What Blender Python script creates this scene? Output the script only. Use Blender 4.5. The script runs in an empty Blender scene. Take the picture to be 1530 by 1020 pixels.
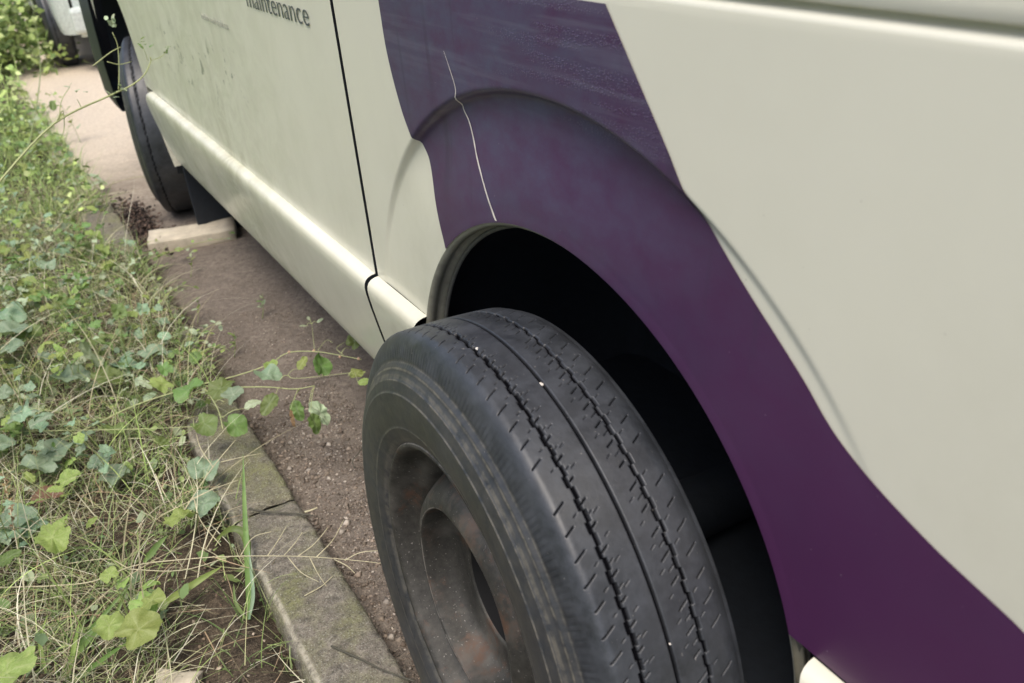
import bpy, math, random
import numpy as np
from mathutils import Matrix, Vector, noise

random.seed(7); RNG = np.random.default_rng(11)
SC = bpy.context.scene
COL = SC.collection

# ------------------------------------------------------------------ camera
CAM_F = 1285.633                       # focal length in pixels of the 1530 px wide photograph
CAM_R = Matrix(((0.8496284549, 0.3124695678, -0.4248461578),
                (-0.5224945802, 0.3893179564, -0.7585716462),
                (-0.0716303165, 0.8664838706, 0.4940392694)))
CAM_O = Vector((-0.45090755, -0.67363462, 1.09157038))
cd = bpy.data.cameras.new('camera'); cam = bpy.data.objects.new('camera', cd); COL.objects.link(cam)
cd.sensor_width = 36.0; cd.lens = 36.0 * CAM_F / 1530.0
cd.clip_start = 0.02; cd.clip_end = 2000
cam.matrix_world = Matrix.Translation(CAM_O) @ CAM_R.to_4x4()
cd.dof.use_dof = True; cd.dof.focus_distance = 1.15; cd.dof.aperture_fstop = 7.5
SC.camera = cam

# ------------------------------------------------------------------ world, sun, exposure
SUN_EL, SUN_AZ = 66.0, 225.0           # elevation, compass azimuth (0 = +Y, clockwise)
w = bpy.data.worlds.new('World'); SC.world = w; w.use_nodes = True
wn = w.node_tree.nodes; wl = w.node_tree.links
sky = wn.new('ShaderNodeTexSky'); sky.sky_type = 'NISHITA'; sky.sun_disc = False
sky.sun_elevation = math.radians(SUN_EL); sky.sun_rotation = math.radians(SUN_AZ)
sky.air_density = 1.0; sky.dust_density = 4.0; sky.ozone_density = 1.0
wl.new(sky.outputs[0], wn['Background'].inputs[0]); wn['Background'].inputs[1].default_value = 0.13
sd = bpy.data.lights.new('sun', 'SUN'); so = bpy.data.objects.new('sun', sd); COL.objects.link(so)
sd.energy = 1.05; sd.angle = math.radians(30); sd.color = (1.0, 0.95, 0.87)
az, el = math.radians(SUN_AZ), math.radians(SUN_EL)
sdir = Vector((math.sin(az) * math.cos(el), math.cos(az) * math.cos(el), math.sin(el)))
so.rotation_euler = sdir.to_track_quat('Z', 'Y').to_euler()
SC.view_settings.view_transform = 'Standard'; SC.view_settings.look = 'None'
SC.view_settings.exposure = 0.88; SC.view_settings.gamma = 1.0
SC.view_settings.use_curve_mapping = False

# ------------------------------------------------------------------ helpers
def gz(y):
    """height of the dirt strip: falls gently away towards the front of the van"""
    return -0.02 * max(-3.0, min(9.0, y))

def at(px, py, h=0.0):
    """world point seen at a pixel of the photograph, h metres above the sloping ground"""
    d = CAM_R @ Vector(((px - 765) / CAM_F, -(py - 510) / CAM_F, -1))
    b = -0.02
    t = (h + b * CAM_O.y - CAM_O.z) / (d.z - b * d.y)
    return CAM_O + d * t

def onx(px, py, x=0.0):
    d = CAM_R @ Vector(((px - 765) / CAM_F, -(py - 510) / CAM_F, -1))
    return CAM_O + d * ((x - CAM_O.x) / d.x)

def link(name, me, mat=None, parent=None):
    o = bpy.data.objects.new(name, me); COL.objects.link(o)
    if mat is not None and len(me.materials) == 0: me.materials.append(mat)
    if parent: o.parent = parent
    return o

def mesh(name, verts, faces, smooth=True, cols=None):
    me = bpy.data.meshes.new(name)
    v = np.asarray(verts, dtype=np.float32)
    if isinstance(faces, np.ndarray):
        n = faces.shape[1]
        me.vertices.add(len(v)); me.vertices.foreach_set('co', v.ravel())
        me.loops.add(faces.size); me.loops.foreach_set('vertex_index', faces.astype(np.int32).ravel())
        me.polygons.add(len(faces)); me.polygons.foreach_set('loop_start', np.arange(0, faces.size, n, dtype=np.int32))
        me.update(calc_edges=True)
    else:
        me.from_pydata([tuple(p) for p in v], [], faces)
    me.validate()
    if smooth: me.polygons.foreach_set('use_smooth', [True] * len(me.polygons))
    if cols is not None:
        a = me.color_attributes.new('Col', 'FLOAT_COLOR', 'POINT')
        c = np.ones((len(v), 4), dtype=np.float32); c[:, :3] = cols
        a.data.foreach_set('color', c.ravel())
    me.update()
    return me

def grid_faces(nu, nv, closed_u=False):
    iu = np.arange(nu if closed_u else nu - 1); iv = np.arange(nv - 1)
    U, V = np.meshgrid(iu, iv, indexing='ij'); U2 = (U + 1) % nu
    return np.stack([U * nv + V, U2 * nv + V, U2 * nv + V + 1, U * nv + V + 1], -1).reshape(-1, 4)

def box(name, c, s, mat, parent=None, bevel=0.004, rot=None, seg=2):
    import bmesh
    bm = bmesh.new(); bmesh.ops.create_cube(bm, size=1)
    bmesh.ops.scale(bm, vec=s, verts=bm.verts)
    if bevel: bmesh.ops.bevel(bm, geom=bm.edges[:], offset=bevel, segments=seg, affect='EDGES', profile=.5)
    if rot is not None: bmesh.ops.rotate(bm, cent=(0, 0, 0), matrix=rot, verts=bm.verts)
    bmesh.ops.translate(bm, vec=c, verts=bm.verts)
    me = bpy.data.meshes.new(name); bm.to_mesh(me); bm.free()
    o = link(name, me, mat, parent)
    return o

def tube_geo(pts, rads, n=6):
    pts = [Vector(p) for p in pts]; V = []; F = []
    up = Vector((0.3, 0.2, 1)).normalized()
    for i, p in enumerate(pts):
        t = (pts[min(i + 1, len(pts) - 1)] - pts[max(i - 1, 0)]).normalized()
        a = t.cross(up)
        if a.length < 1e-3: a = t.cross(Vector((1, 0, 0)))
        a.normalize(); b = t.cross(a)
        r = rads[i] if hasattr(rads, '__len__') else rads
        for k in range(n):
            q = 2 * math.pi * k / n
            V.append(p + (a * math.cos(q) + b * math.sin(q)) * r)
    for i in range(len(pts) - 1):
        for k in range(n):
            F.append((i * n + k, i * n + (k + 1) % n, (i + 1) * n + (k + 1) % n, (i + 1) * n + k))
    F.append(tuple(range(n - 1, -1, -1))); F.append(tuple((len(pts) - 1) * n + k for k in range(n)))
    return V, F

def join_geo(parts):
    V = []; F = []
    for v, f in parts:
        o = len(V); V += list(v); F += [tuple(i + o for i in q) for q in f]
    return V, F

def smooth_path(pts, n=6):
    pts = [Vector(p) for p in pts]; out = []
    P = [pts[0] * 2 - pts[1]] + pts + [pts[-1] * 2 - pts[-2]]
    for i in range(1, len(P) - 2):
        for k in range(n):
            t = k / n
            a, b, c, d = P[i - 1], P[i], P[i + 1], P[i + 2]
            out.append(0.5 * ((2 * b) + (c - a) * t + (2 * a - 5 * b + 4 * c - d) * t * t + (-a + 3 * b - 3 * c + d) * t ** 3))
    out.append(pts[-1]); return out

def tag(o, label=None, cat=None, group=None, kind=None):
    if label: o['label'] = label
    if cat: o['category'] = cat
    if group: o['group'] = group
    if kind: o['kind'] = kind
    return o

def empty(name, loc=(0, 0, 0)):
    o = bpy.data.objects.new(name, None); COL.objects.link(o); o.location = loc; o.empty_display_size = .1
    return o

# ------------------------------------------------------------------ materials
class MT:
    def __init__(s, name):
        s.m = bpy.data.materials.new(name); s.m.use_nodes = True
        s.t = s.m.node_tree; s.n = s.t.nodes; s.l = s.t.links
        s.b = s.n['Principled BSDF']; s.out = s.n['Material Output']
        s.tc = s.n.new('ShaderNodeTexCoord')
    def noise(s, scale, detail=4, rough=.6, vec=None, sc=None, dist=0):
        n = s.n.new('ShaderNodeTexNoise'); n.inputs['Scale'].default_value = scale
        n.inputs['Detail'].default_value = detail; n.inputs['Roughness'].default_value = rough
        n.inputs['Distortion'].default_value = dist
        src = s.tc.outputs['Object']
        if sc:
            mp = s.n.new('ShaderNodeMapping'); mp.inputs['Scale'].default_value = sc
            s.l.new(src, mp.inputs[0]); src = mp.outputs[0]
        s.l.new(src, n.inputs['Vector']); return n.outputs['Fac']
    def ramp(s, fac, stops):
        r = s.n.new('ShaderNodeValToRGB'); e = r.color_ramp.elements
        while len(e) < len(stops): e.new(0.5)
        for i, (p, c) in enumerate(stops):
            e[i].position = p; e[i].color = (c, c, c, 1) if not hasattr(c, '__len__') else (*c, 1)
        s.l.new(fac, r.inputs[0]); return r.outputs[0]
    def mix(s, fac, a, b, mode='MIX'):
        m = s.n.new('ShaderNodeMix'); m.data_type = 'RGBA'; m.blend_type = mode
        for k, v in ((0, fac), (6, a), (7, b)):
            if isinstance(v, (int, float)): m.inputs[k].default_value = v
            elif isinstance(v, tuple): m.inputs[k].default_value = (*v, 1)
            else: s.l.new(v, m.inputs[k])
        return m.outputs[2]
    def math(s, op, a, b=None, c=None):
        m = s.n.new('ShaderNodeMath'); m.operation = op
        for k, v in enumerate((a, b, c)):
            if v is None: continue
            if isinstance(v, (int, float)): m.inputs[k].default_value = v
            else: s.l.new(v, m.inputs[k])
        return m.outputs[0]
    def xyz(s):
        x = s.n.new('ShaderNodeSeparateXYZ'); s.l.new(s.tc.outputs['Object'], x.inputs[0]); return x.outputs
    def rng(s, v, a, b, c=0, d=1, smooth=True):
        m = s.n.new('ShaderNodeMapRange'); m.interpolation_type = 'SMOOTHSTEP' if smooth else 'LINEAR'
        s.l.new(v, m.inputs[0])
        for k, q in enumerate((a, b, c, d)): m.inputs[k + 1].default_value = q
        return m.outputs[0]
    def bump(s, h, strength, dist=.002, prev=None):
        b = s.n.new('ShaderNodeBump'); b.inputs['Strength'].default_value = strength; b.inputs['Distance'].default_value = dist
        s.l.new(h, b.inputs['Height'])
        if prev is not None: s.l.new(prev, b.inputs['Normal'])
        return b.outputs[0]
    def set(s, **k):
        for a, v in k.items():
            key = {'color': 'Base Color', 'rough': 'Roughness', 'metal': 'Metallic', 'coat': 'Coat Weight', 'crough': 'Coat Roughness',
                   'spec': 'Specular IOR Level', 'normal': 'Normal', 'sheen': 'Sheen Weight'}[a]
            i = s.b.inputs[key]
            if isinstance(v, (int, float)): i.default_value = v
            elif isinstance(v, tuple): i.default_value = (*v, 1)
            else: s.l.new(v, i)
        return s

def m_plain(name, c, rough=.6, metal=0, bump=0, bs=60):
    t = MT(name); n = t.noise(bs, 5)
    t.set(color=t.mix(t.ramp(n, [(.3, 0.0), (.7, 1.0)]), tuple(x * .8 for x in c), tuple(min(1, x * 1.15) for x in c)), rough=rough, metal=metal)
    if bump: t.set(normal=t.bump(n, bump, .002))
    return t.m

def m_paint(name, door=False):
    t = MT(name); x, y, z = t.xyz(); y = t.math('ADD', y, 1.4)
    base = (.76, .735, .60)
    # dust film: soft vertical wash marks and mottling, stronger low down and on the door
    n1 = t.noise(3.0, 5, .6, sc=(1, 1, .45)); n2 = t.noise(14, 5, .65)
    film = t.ramp(n1, [(.35, 0.0), (.7, 1.0)])
    low = t.rng(z, .95, .30, .12, .85)
    if door:
        low = t.math('MULTIPLY', low, t.rng(y, .5, 1.6, .75, 1.5))
    f = t.math('MULTIPLY', t.math('MULTIPLY', film, low), t.ramp(n2, [(.3, .35), (.65, 1.0)]))
    c = t.mix(t.math('MULTIPLY', f, .8), base, (.40, .39, .26))
    # pale curvy weed reflections painted into the door colour
    n3 = t.noise(9, 6, .6, dist=1.6); sw = t.ramp(n3, [(.43, 0.0), (.5, 1.0), (.57, 0.0)])
    if door: c = t.mix(t.math('MULTIPLY', sw, t.rng(y, .8, 1.4, .10, .60)), c, (.78, .78, .62))
    # fine specks of dirt
    vor = t.n.new('ShaderNodeTexVoronoi'); vor.inputs['Scale'].default_value = 48; t.l.new(t.tc.outputs['Object'], vor.inputs['Vector'])
    sp = t.ramp(vor.outputs['Distance'], [(.02, 1.0), (.05, 0.0)])
    keep = t.ramp(t.noise(20, 2), [(.52, 0.0), (.60, 1.0)])
    c = t.mix(t.math('MULTIPLY', t.math('MULTIPLY', sp, keep), .75), c, (.16, .12, .08))
    if door:   # short dark scuffs half way up
        n4 = t.noise(58, 3, .6, sc=(1, .45, .55), dist=.6); sc_ = t.ramp(n4, [(.60, 0.0), (.66, 1.0)])
        area = t.math('MULTIPLY', t.math('MULTIPLY', t.rng(z, .60, .64), t.rng(z, .80, .74)), t.math('MULTIPLY', t.rng(y, 1.1, 1.25), t.rng(y, 2.1, 1.9)))
        c = t.mix(t.math('MULTIPLY', sc_, t.math('MULTIPLY', area, .7)), c, (.10, .11, .09))
    if door:
        pt = t.ramp(t.noise(7, 6, .7, dist=1.0), [(.42, 0.0), (.60, 1.0)])
        c = t.mix(t.math('MULTIPLY', pt, t.rng(y, .6, 1.5, .05, .42)), c, (.48, .48, .34))
    r = t.math('ADD', t.math('MULTIPLY', f, .35), .30)
    h = t.noise(4.5, 2, .5); nb = t.bump(h, .25, .004)
    nb = t.bump(t.noise(650, 2), .03, .0005, nb)
    t.set(color=c, rough=r, coat=.35, crough=.12, normal=nb)
    return t.m

def m_vinyl():
    t = MT('purple_vinyl'); x, y, z = t.xyz(); y = t.math('ADD', y, 1.4)
    n1 = t.noise(2.6, 5, .6, sc=(1, 1, .7)); n2 = t.noise(26, 6, .75, sc=(1, .6, .9))
    c = t.mix(t.ramp(n1, [(.3, 0.0), (.75, 1.0)]), (.058, .014, .056), (.084, .024, .082))
    # bluish glare painted into the vinyl colour, stronger towards top and front
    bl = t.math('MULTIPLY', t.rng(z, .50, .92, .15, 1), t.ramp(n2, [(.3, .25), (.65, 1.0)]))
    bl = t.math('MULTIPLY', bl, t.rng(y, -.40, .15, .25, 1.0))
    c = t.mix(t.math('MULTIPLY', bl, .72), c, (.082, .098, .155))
    # run marks below the crease
    st = t.noise(22, 3, .5, sc=(1, 1, .06)); sm = t.ramp(st, [(.60, 0.0), (.66, 1.0)])
    hz = t.ramp(t.noise(90, 4, .6, sc=(1, .05, 1)), [(.5, 0.0), (.66, 1.0)])
    c = t.mix(t.math('MULTIPLY', hz, t.rng(z, .82, .92, 0, .35)), c, (.15, .145, .20))
    c = t.mix(t.math('MULTIPLY', sm, t.math('MULTIPLY', t.rng(z, .66, .80), .5)), c, (.045, .03, .06))
    # rows of tiny bubbles under the film near the top
    mp = t.n.new('ShaderNodeMapping'); mp.inputs['Scale'].default_value = (1, 260, 520)
    t.l.new(t.tc.outputs['Object'], mp.inputs[0])
    vo = t.n.new('ShaderNodeTexVoronoi'); vo.inputs['Scale'].default_value = 1.0; vo.inputs['Randomness'].default_value = .75; t.l.new(mp.outputs[0], vo.inputs['Vector'])
    bub = t.ramp(vo.outputs['Distance'], [(.18, 1.0), (.42, 0.0)])
    rows = t.ramp(t.noise(60, 3, .5, sc=(1, .06, 1)), [(.47, 0.0), (.60, 1.0)])
    ar = t.math('MULTIPLY', t.math('MULTIPLY', t.rng(z, .845, .89), t.rng(y, .16, .04)), rows)
    bub = t.math('MULTIPLY', bub, ar)
    c = t.mix(t.math('MULTIPLY', bub, .30), c, (.20, .17, .26))
    vor = t.n.new('ShaderNodeTexVoronoi'); vor.inputs['Scale'].default_value = 60; t.l.new(t.tc.outputs['Object'], vor.inputs['Vector'])
    sp = t.math('MULTIPLY', t.ramp(vor.outputs['Distance'], [(.02, 1.0), (.05, 0.0)]), t.ramp(t.noise(16, 2), [(.5, 0.0), (.58, 1.0)]))
    c = t.mix(t.math('MULTIPLY', sp, .5), c, (.38, .33, .38))
    nb = t.bump(t.noise(5, 2), .25, .004); nb = t.bump(bub, .6, .0012, nb); nb = t.bump(t.noise(500, 2), .04, .0005, nb)
    t.set(color=c, rough=t.math('ADD', t.math('MULTIPLY', n1, .2), .30), coat=.08, crough=.2, spec=.35, normal=nb)
    return t.m

def m_rubber(name='tyre_rubber', dusty=.35):
    t = MT(name); n = t.noise(22, 6, .7); n2 = t.noise(140, 4, .6); n3 = t.noise(6, 3)
    c = t.mix(t.ramp(n, [(.3, 0.0), (.8, 1.0)]), (.016, .018, .021), (.034, .038, .044))
    c = t.mix(t.math('MULTIPLY', t.ramp(n3, [(.4, 0.0), (.7, 1.0)]), dusty * .8), c, (.085, .085, .084))
    x, y, z = t.xyz(); rad = t.math('SQRT', t.math('ADD', t.math('MULTIPLY', y, y), t.math('MULTIPLY', z, z)))
    side = t.rng(x, -.071, -.074)
    brk = t.ramp(t.noise(70, 5, .7), [(.38, 0.0), (.62, 1.0)])
    for rc, hw, st in ((.2985, .0022, .8), (.2912, .0016, .9), (.2835, .0030, .5), (.2795, .0012, .8), (.266, .0010, .7), (.2225, .0012, .6), (.205, .006, .35)):
        k = t.rng(t.math('ABSOLUTE', t.math('SUBTRACT', rad, rc)), hw, hw * .4)
        c = t.mix(t.math('MULTIPLY', t.math('MULTIPLY', k, side), t.math('MULTIPLY', brk, st)), c, (.17, .155, .125))
    c = t.mix(t.math('MULTIPLY', t.math('MULTIPLY', side, brk), .22), c, (.12, .108, .085))
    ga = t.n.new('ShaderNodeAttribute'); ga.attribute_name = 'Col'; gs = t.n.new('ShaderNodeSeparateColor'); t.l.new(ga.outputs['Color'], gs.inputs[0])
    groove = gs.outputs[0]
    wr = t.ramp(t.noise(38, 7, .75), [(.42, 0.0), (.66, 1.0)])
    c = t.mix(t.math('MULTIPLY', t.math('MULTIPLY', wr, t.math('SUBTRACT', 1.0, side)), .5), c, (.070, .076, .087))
    c = t.mix(groove, c, (.004, .004, .005))  # near-black grooves: undusted rubber plus occlusion shade put into the colour
    sp = t.ramp(t.noise(260, 2, .5), [(.74, 0.0), (.78, 1.0)])
    c = t.mix(t.math('MULTIPLY', sp, .5), c, (.30, .28, .25))
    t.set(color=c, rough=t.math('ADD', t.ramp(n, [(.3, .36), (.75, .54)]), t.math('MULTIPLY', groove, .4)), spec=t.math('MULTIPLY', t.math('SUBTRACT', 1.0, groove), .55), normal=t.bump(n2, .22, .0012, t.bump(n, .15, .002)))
    return t.m

def m_rim():
    t = MT('dirty_steel'); n = t.noise(16, 8, .75); n2 = t.noise(90, 6, .75); x, y, z = t.xyz()
    c = t.mix(t.ramp(n2, [(.3, 0.0), (.7, 1.0)]), (.022, .021, .018), (.058, .055, .047))
    c = t.mix(t.ramp(t.noise(12, 4, .6), [(.50, 0.0), (.70, .6)]), c, (.15, .14, .12))
    ru = t.ramp(n, [(.55, 0.0), (.66, 1.0)])
    c = t.mix(t.math('MULTIPLY', ru, .75), c, (.115, .060, .036))
    sp = t.ramp(t.noise(330, 2, .5), [(.68, 0.0), (.74, 1.0)])
    c = t.mix(t.math('MULTIPLY', sp, .6), c, (.33, .31, .28))
    rad = t.math('SQRT', t.math('ADD', t.math('MULTIPLY', y, y), t.math('MULTIPLY', z, z)))
    for rc, hw in ((.2012, .0012), (.1190, .0010)):
        k = t.rng(t.math('ABSOLUTE', t.math('SUBTRACT', rad, rc)), hw, hw * .3)
        c = t.mix(t.math('MULTIPLY', k, t.ramp(t.noise(45, 4, .7), [(.40, 0.0), (.55, .8)])), c, (.26, .24, .21))
    band = t.math('MULTIPLY', t.rng(rad, .112, .122), t.rng(rad, .160, .145))
    c = t.mix(t.math('MULTIPLY', t.math('MULTIPLY', band, t.ramp(t.noise(11, 7, .75), [(.52, 0.0), (.62, 1.0)])), .6), c, (.13, .075, .05))
    t.set(color=c, rough=.62, metal=.25, normal=t.bump(n2, .5, .0015))
    return t.m

def m_concrete():
    t = MT('mossy_concrete'); n = t.noise(9, 6, .65); n2 = t.noise(70, 6, .7); n3 = t.noise(330, 3, .6)
    c = t.mix(t.ramp(n2, [(.3, 0.0), (.7, 1.0)]), (.085, .074, .058), (.33, .295, .235))
    c = t.mix(t.math('MULTIPLY', t.ramp(n, [(.44, 0.0), (.62, 1.0)]), t.ramp(n2, [(.35, .2), (.6, .8)])), c, (.20, .21, .075))
    c = t.mix(t.ramp(n3, [(.58, 0.0), (.68, .7)]), c, (.50, .48, .40))
    c = t.mix(t.ramp(n3, [(.32, .8), (.44, 0.0)]), c, (.07, .06, .045))
    x, y, z = t.xyz(); rim_ = t.rng(t.math('ABSOLUTE', t.math('ADD', t.math('SUBTRACT', x, t.math('MULTIPLY', n, .012)), .057)), .007, .001)
    c = t.mix(t.math('MULTIPLY', rim_, t.ramp(n2, [(.35, .1), (.55, .9)])), c, (.50, .46, .36))
    t.set(color=c, rough=.9, normal=t.bump(n3, 1.0, .003, t.bump(n2, .9, .008)))
    return t.m

def m_ground():
    t = MT('soil'); x, y, z = t.xyz(); n = t.noise(7, 6, .65); n2 = t.noise(60, 6, .7); n3 = t.noise(240, 3, .6)
    dirt = t.mix(t.ramp(n, [(.3, 0.0), (.7, 1.0)]), (.195, .163, .130), (.325, .278, .225))
    dirt = t.mix(t.ramp(n2, [(.38, .9), (.58, 0.0)]), dirt, (.17, .14, .115))
    dirt = t.mix(t.ramp(n3, [(.60, 0.0), (.72, .7)]), dirt, (.42, .33, .27))
    verge = t.mix(t.ramp(n2, [(.35, 0.0), (.65, 1.0)]), (.045, .035, .025), (.15, .115, .08))
    verge = t.mix(t.ramp(n3, [(.58, 0.0), (.68, .6)]), verge, (.26, .22, .15))
    sand = t.mix(t.ramp(n2, [(.3, 0.0), (.7, 1.0)]), (.58, .48, .36), (.80, .69, .54))
    c = t.mix(t.rng(t.math('ADD', y, t.math('MULTIPLY', n, .8)), 3.1, 4.6), dirt, sand)
    edge = t.math('SUBTRACT', t.math('ADD', x, t.math('MULTIPLY', t.math('SUBTRACT', n, .5), .10)), t.math('MULTIPLY', t.math('MULTIPLY', t.rng(y, 1.0, 1.25), t.rng(y, 2.5, 2.25)), .125))
    c = t.mix(t.rng(edge, -.26, -.31), c, verge)
    far = t.mix(t.ramp(n, [(.35, 0.0), (.65, 1.0)]), (.07, .09, .03), (.14, .15, .06))
    out = t.math('MAXIMUM', t.rng(x, -1.6, -2.4), t.math('MAXIMUM', t.rng(y, 14, 18), t.math('MAXIMUM', t.rng(x, 3.2, 4), t.rng(y, -3, -4))))
    c = t.mix(out, c, far)
    t.set(color=c, rough=.95, spec=.2, normal=t.bump(n3, .8, .003, t.bump(n2, .8, .010)))
    return t.m

def m_leaf(name, c1, c2, trans=.35, rough=.5, vein=None):
    t = MT(name); n = t.noise(30, 5, .6); oi = t.n.new('ShaderNodeObjectInfo')
    c = t.mix(t.ramp(n, [(.3, 0.0), (.7, 1.0)]), c1, c2)
    hs = t.n.new('ShaderNodeHueSaturation')
    t.l.new(t.rng(oi.outputs['Random'], 0, 1, .47, .525, False), hs.inputs['Hue'])
    t.l.new(t.rng(oi.outputs['Random'], 0, 1, .72, 1.25, False), hs.inputs['Value'])
    t.l.new(c, hs.inputs['Color']); c = hs.outputs[0]
    if vein:
        at_ = t.n.new('ShaderNodeAttribute'); at_.attribute_name = 'Col'
        sx = t.n.new('ShaderNodeSeparateColor'); t.l.new(at_.outputs['Color'], sx.inputs[0])
        c = t.mix(t.math('MULTIPLY', sx.outputs[0], .6), c, vein)
    t.set(color=c, rough=rough, spec=.5, normal=t.bump(t.noise(90, 3), .35, .0015))
    tr = t.n.new('ShaderNodeBsdfTranslucent'); ms = t.n.new('ShaderNodeMixShader'); ms.inputs[0].default_value = trans
    t.l.new(t.mix(.5, c, (.30, .40, .06)), tr.inputs[0]); t.l.new(t.b.outputs[0], ms.inputs[1]); t.l.new(tr.outputs[0], ms.inputs[2])
    t.l.new(ms.outputs[0], t.out.inputs[0])
    return t.m

def m_attr(name, rough=.6, trans=.15):
    t = MT(name); a = t.n.new('ShaderNodeAttribute'); a.attribute_name = 'Col'
    t.set(color=a.outputs['Color'], rough=rough, spec=.3)
    tr = t.n.new('ShaderNodeBsdfTranslucent'); ms = t.n.new('ShaderNodeMixShader'); ms.inputs[0].default_value = trans
    t.l.new(a.outputs['Color'], tr.inputs[0]); t.l.new(t.b.outputs[0], ms.inputs[1]); t.l.new(tr.outputs[0], ms.inputs[2])
    t.l.new(ms.outputs[0], t.out.inputs[0])
    return t.m

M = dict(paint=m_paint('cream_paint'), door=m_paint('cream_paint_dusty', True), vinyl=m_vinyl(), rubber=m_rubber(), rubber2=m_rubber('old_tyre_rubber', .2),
         rim=m_rim(), concrete=m_concrete(), ground=m_ground(),
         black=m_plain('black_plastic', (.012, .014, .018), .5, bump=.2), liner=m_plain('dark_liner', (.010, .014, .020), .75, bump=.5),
         lip=m_plain('dusty_lip', (.30, .29, .23), .5), seal=m_plain('grey_seal', (.13, .13, .115), .6), bore=m_plain('dark_hole', (.004, .004, .004), .9),
         letter=m_plain('lettering_grey', (.085, .10, .095), .5), faint=m_plain('faded_lettering', (.40, .40, .33), .5),
         scratch=m_plain('bare_scratch', (.74, .68, .60), .5), wood=m_plain('weathered_wood', (.52, .46, .35), .8, bump=.4, bs=30),
         glass=m_plain('dark_glass', (.02, .025, .03), .08), whitep=m_plain('white_car_paint', (.62, .66, .60), .3),
         silver=m_plain('silver_trim', (.6, .6, .6), .3, .7), lampred=m_plain('red_lamp', (.3, .02, .02), .2),
         bark=m_plain('bark', (.10, .085, .07), .9, bump=.8, bs=20),
         straw=m_plain('straw_stem', (.52, .47, .30), .6), gstem=m_plain('green_stem', (.24, .29, .10), .6), dstem=m_plain('dark_stem', (.075, .07, .05), .7),
         rstem=m_plain('pale_green_stem', (.40, .43, .20), .6), bud=m_plain('pinkish_bud', (.45, .30, .20), .7),
         lf_yel=m_leaf('leaf_yellow_green', (.26, .38, .085), (.42, .52, .17), .4, vein=(.5, .55, .25)),
         lf_mid=m_leaf('leaf_mid_green', (.12, .21, .055), (.21, .31, .09), .3, vein=(.3, .36, .2)),
         lf_blue=m_leaf('leaf_blue_green', (.18, .28, .17), (.30, .41, .26), .2, vein=(.38, .44, .33)),
         lf_pale=m_leaf('leaf_pale_underside', (.34, .42, .25), (.46, .53, .35), .2, vein=(.55, .6, .45)),
         lf_dry=m_leaf('leaf_dry_brown', (.20, .12, .06), (.32, .21, .11), .2),
         strands=m_attr('grass_strands'), pebb=m_attr('pebble_stone', .85, 0))

# ------------------------------------------------------------------ ground
def axis(a, b, fine, lo, hi, growth=1.25):
    v = list(np.arange(a, b + 1e-9, fine)); s = fine
    while v[-1] < hi: s *= growth; v.append(v[-1] + s)
    s = fine
    while v[0] > lo: s *= growth; v.insert(0, v[0] - s)
    return np.array(v)

def spill_at(y):
    a = np.clip((y - 1.00) / .22, 0, 1); b = np.clip((2.50 - y) / .22, 0, 1)
    return .170 * a * a * (3 - 2 * a) * b * b * (3 - 2 * b) * (.88 + .12 * np.sin(y * 9) * np.sin(y * 23 + 1))

def verge_h(x, y):
    sp = spill_at(y)
    t = np.clip((-x - .315 + sp) / .05, 0, 1); t = t * t * (3 - 2 * t) * (1 + .50 * sp / .17)
    return t * (.042 + np.clip(-x - .4, 0, 3) * .05)

xs = axis(-1.5, 1.2, .016, -400, 400); ys = axis(-.6, 4.6, .018, -400, 600)
GX, GY = np.meshgrid(xs, ys, indexing='ij')
GZ = -.02 * np.clip(GY, -3, 9) + verge_h(GX, GY)
nz = np.zeros_like(GZ)
for i in range(GX.shape[0]):
    if -2.5 < xs[i] < 2:
        for j in range(GX.shape[1]):
            if -1.5 < ys[j] < 9:
                a = noise.noise(Vector((xs[i] * 9, ys[j] * 9, 0))); b = noise.noise(Vector((xs[i] * 34, ys[j] * 34, 3)))
                nz[i, j] = (a * .008 + b * .004) * (1.6 if xs[i] < -.34 else .75)
GZ = GZ + nz
# slight ruts and a shallow dip the wheels sit in
me = mesh('ground', np.stack([GX, GY, GZ], -1).reshape(-1, 3), grid_faces(len(xs), len(ys)))
ground = link('ground', me, M['ground']); ground['kind'] = 'structure'

def ground_z(x, y):
    i = int(np.clip(np.searchsorted(xs, x), 1, len(xs) - 1)); j = int(np.clip(np.searchsorted(ys, y), 1, len(ys) - 1))
    return float(GZ[i, j])

# ------------------------------------------------------------------ concrete kerb, stone by stone
kerb = empty('kerb', (-.26, 1.2, 0)); tag(kerb, 'weathered mossy concrete kerb of narrow blocks between verge and van', 'kerb')
def kerb_stone(y0, y1, idx):
    ny, pr = 90, []
    # profile across: outer face, rounded top, inner face
    prof = [(-.325, -.06), (-.325, .02), (-.322, .040), (-.316, .048), (-.307, .052)] + [(-.307 + k * .0098, .053) for k in range(1, 11)] + [(-.203, .051), (-.199, .047), (-.197, .040), (-.196, .02), (-.196, -.06)]
    V = []
    for i in range(ny + 1):
        t = i / ny; y = y0 + .003 + (y1 - y0 - .006) * t
        e = min(t, 1 - t) * (y1 - y0)
        dip = .010 * math.exp(-e / .006)
        for (x, z) in prof:
            n = noise.noise(Vector((x * 30, y * 30, idx))) ; n2 = noise.noise(Vector((x * 90, y * 90, idx + 5)))
            edge = 1.0 if (x < -.31 or x > -.205) else .45
            xx = x + .006 * (y) + (n * .004 + n2 * .003) * edge
            zz = z + gz(y) + (n * .003 + n2 * .0018) * (1 if z > 0 else 0) - dip * (z > 0)
            V.append((xx + .26, y - 1.2, zz))
    F = grid_faces(ny + 1, len(prof))
    nf = len(prof)
    me = mesh('kerb_stone', V, F)
    return link('kerb_stone', me, M['concrete'], kerb)
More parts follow.
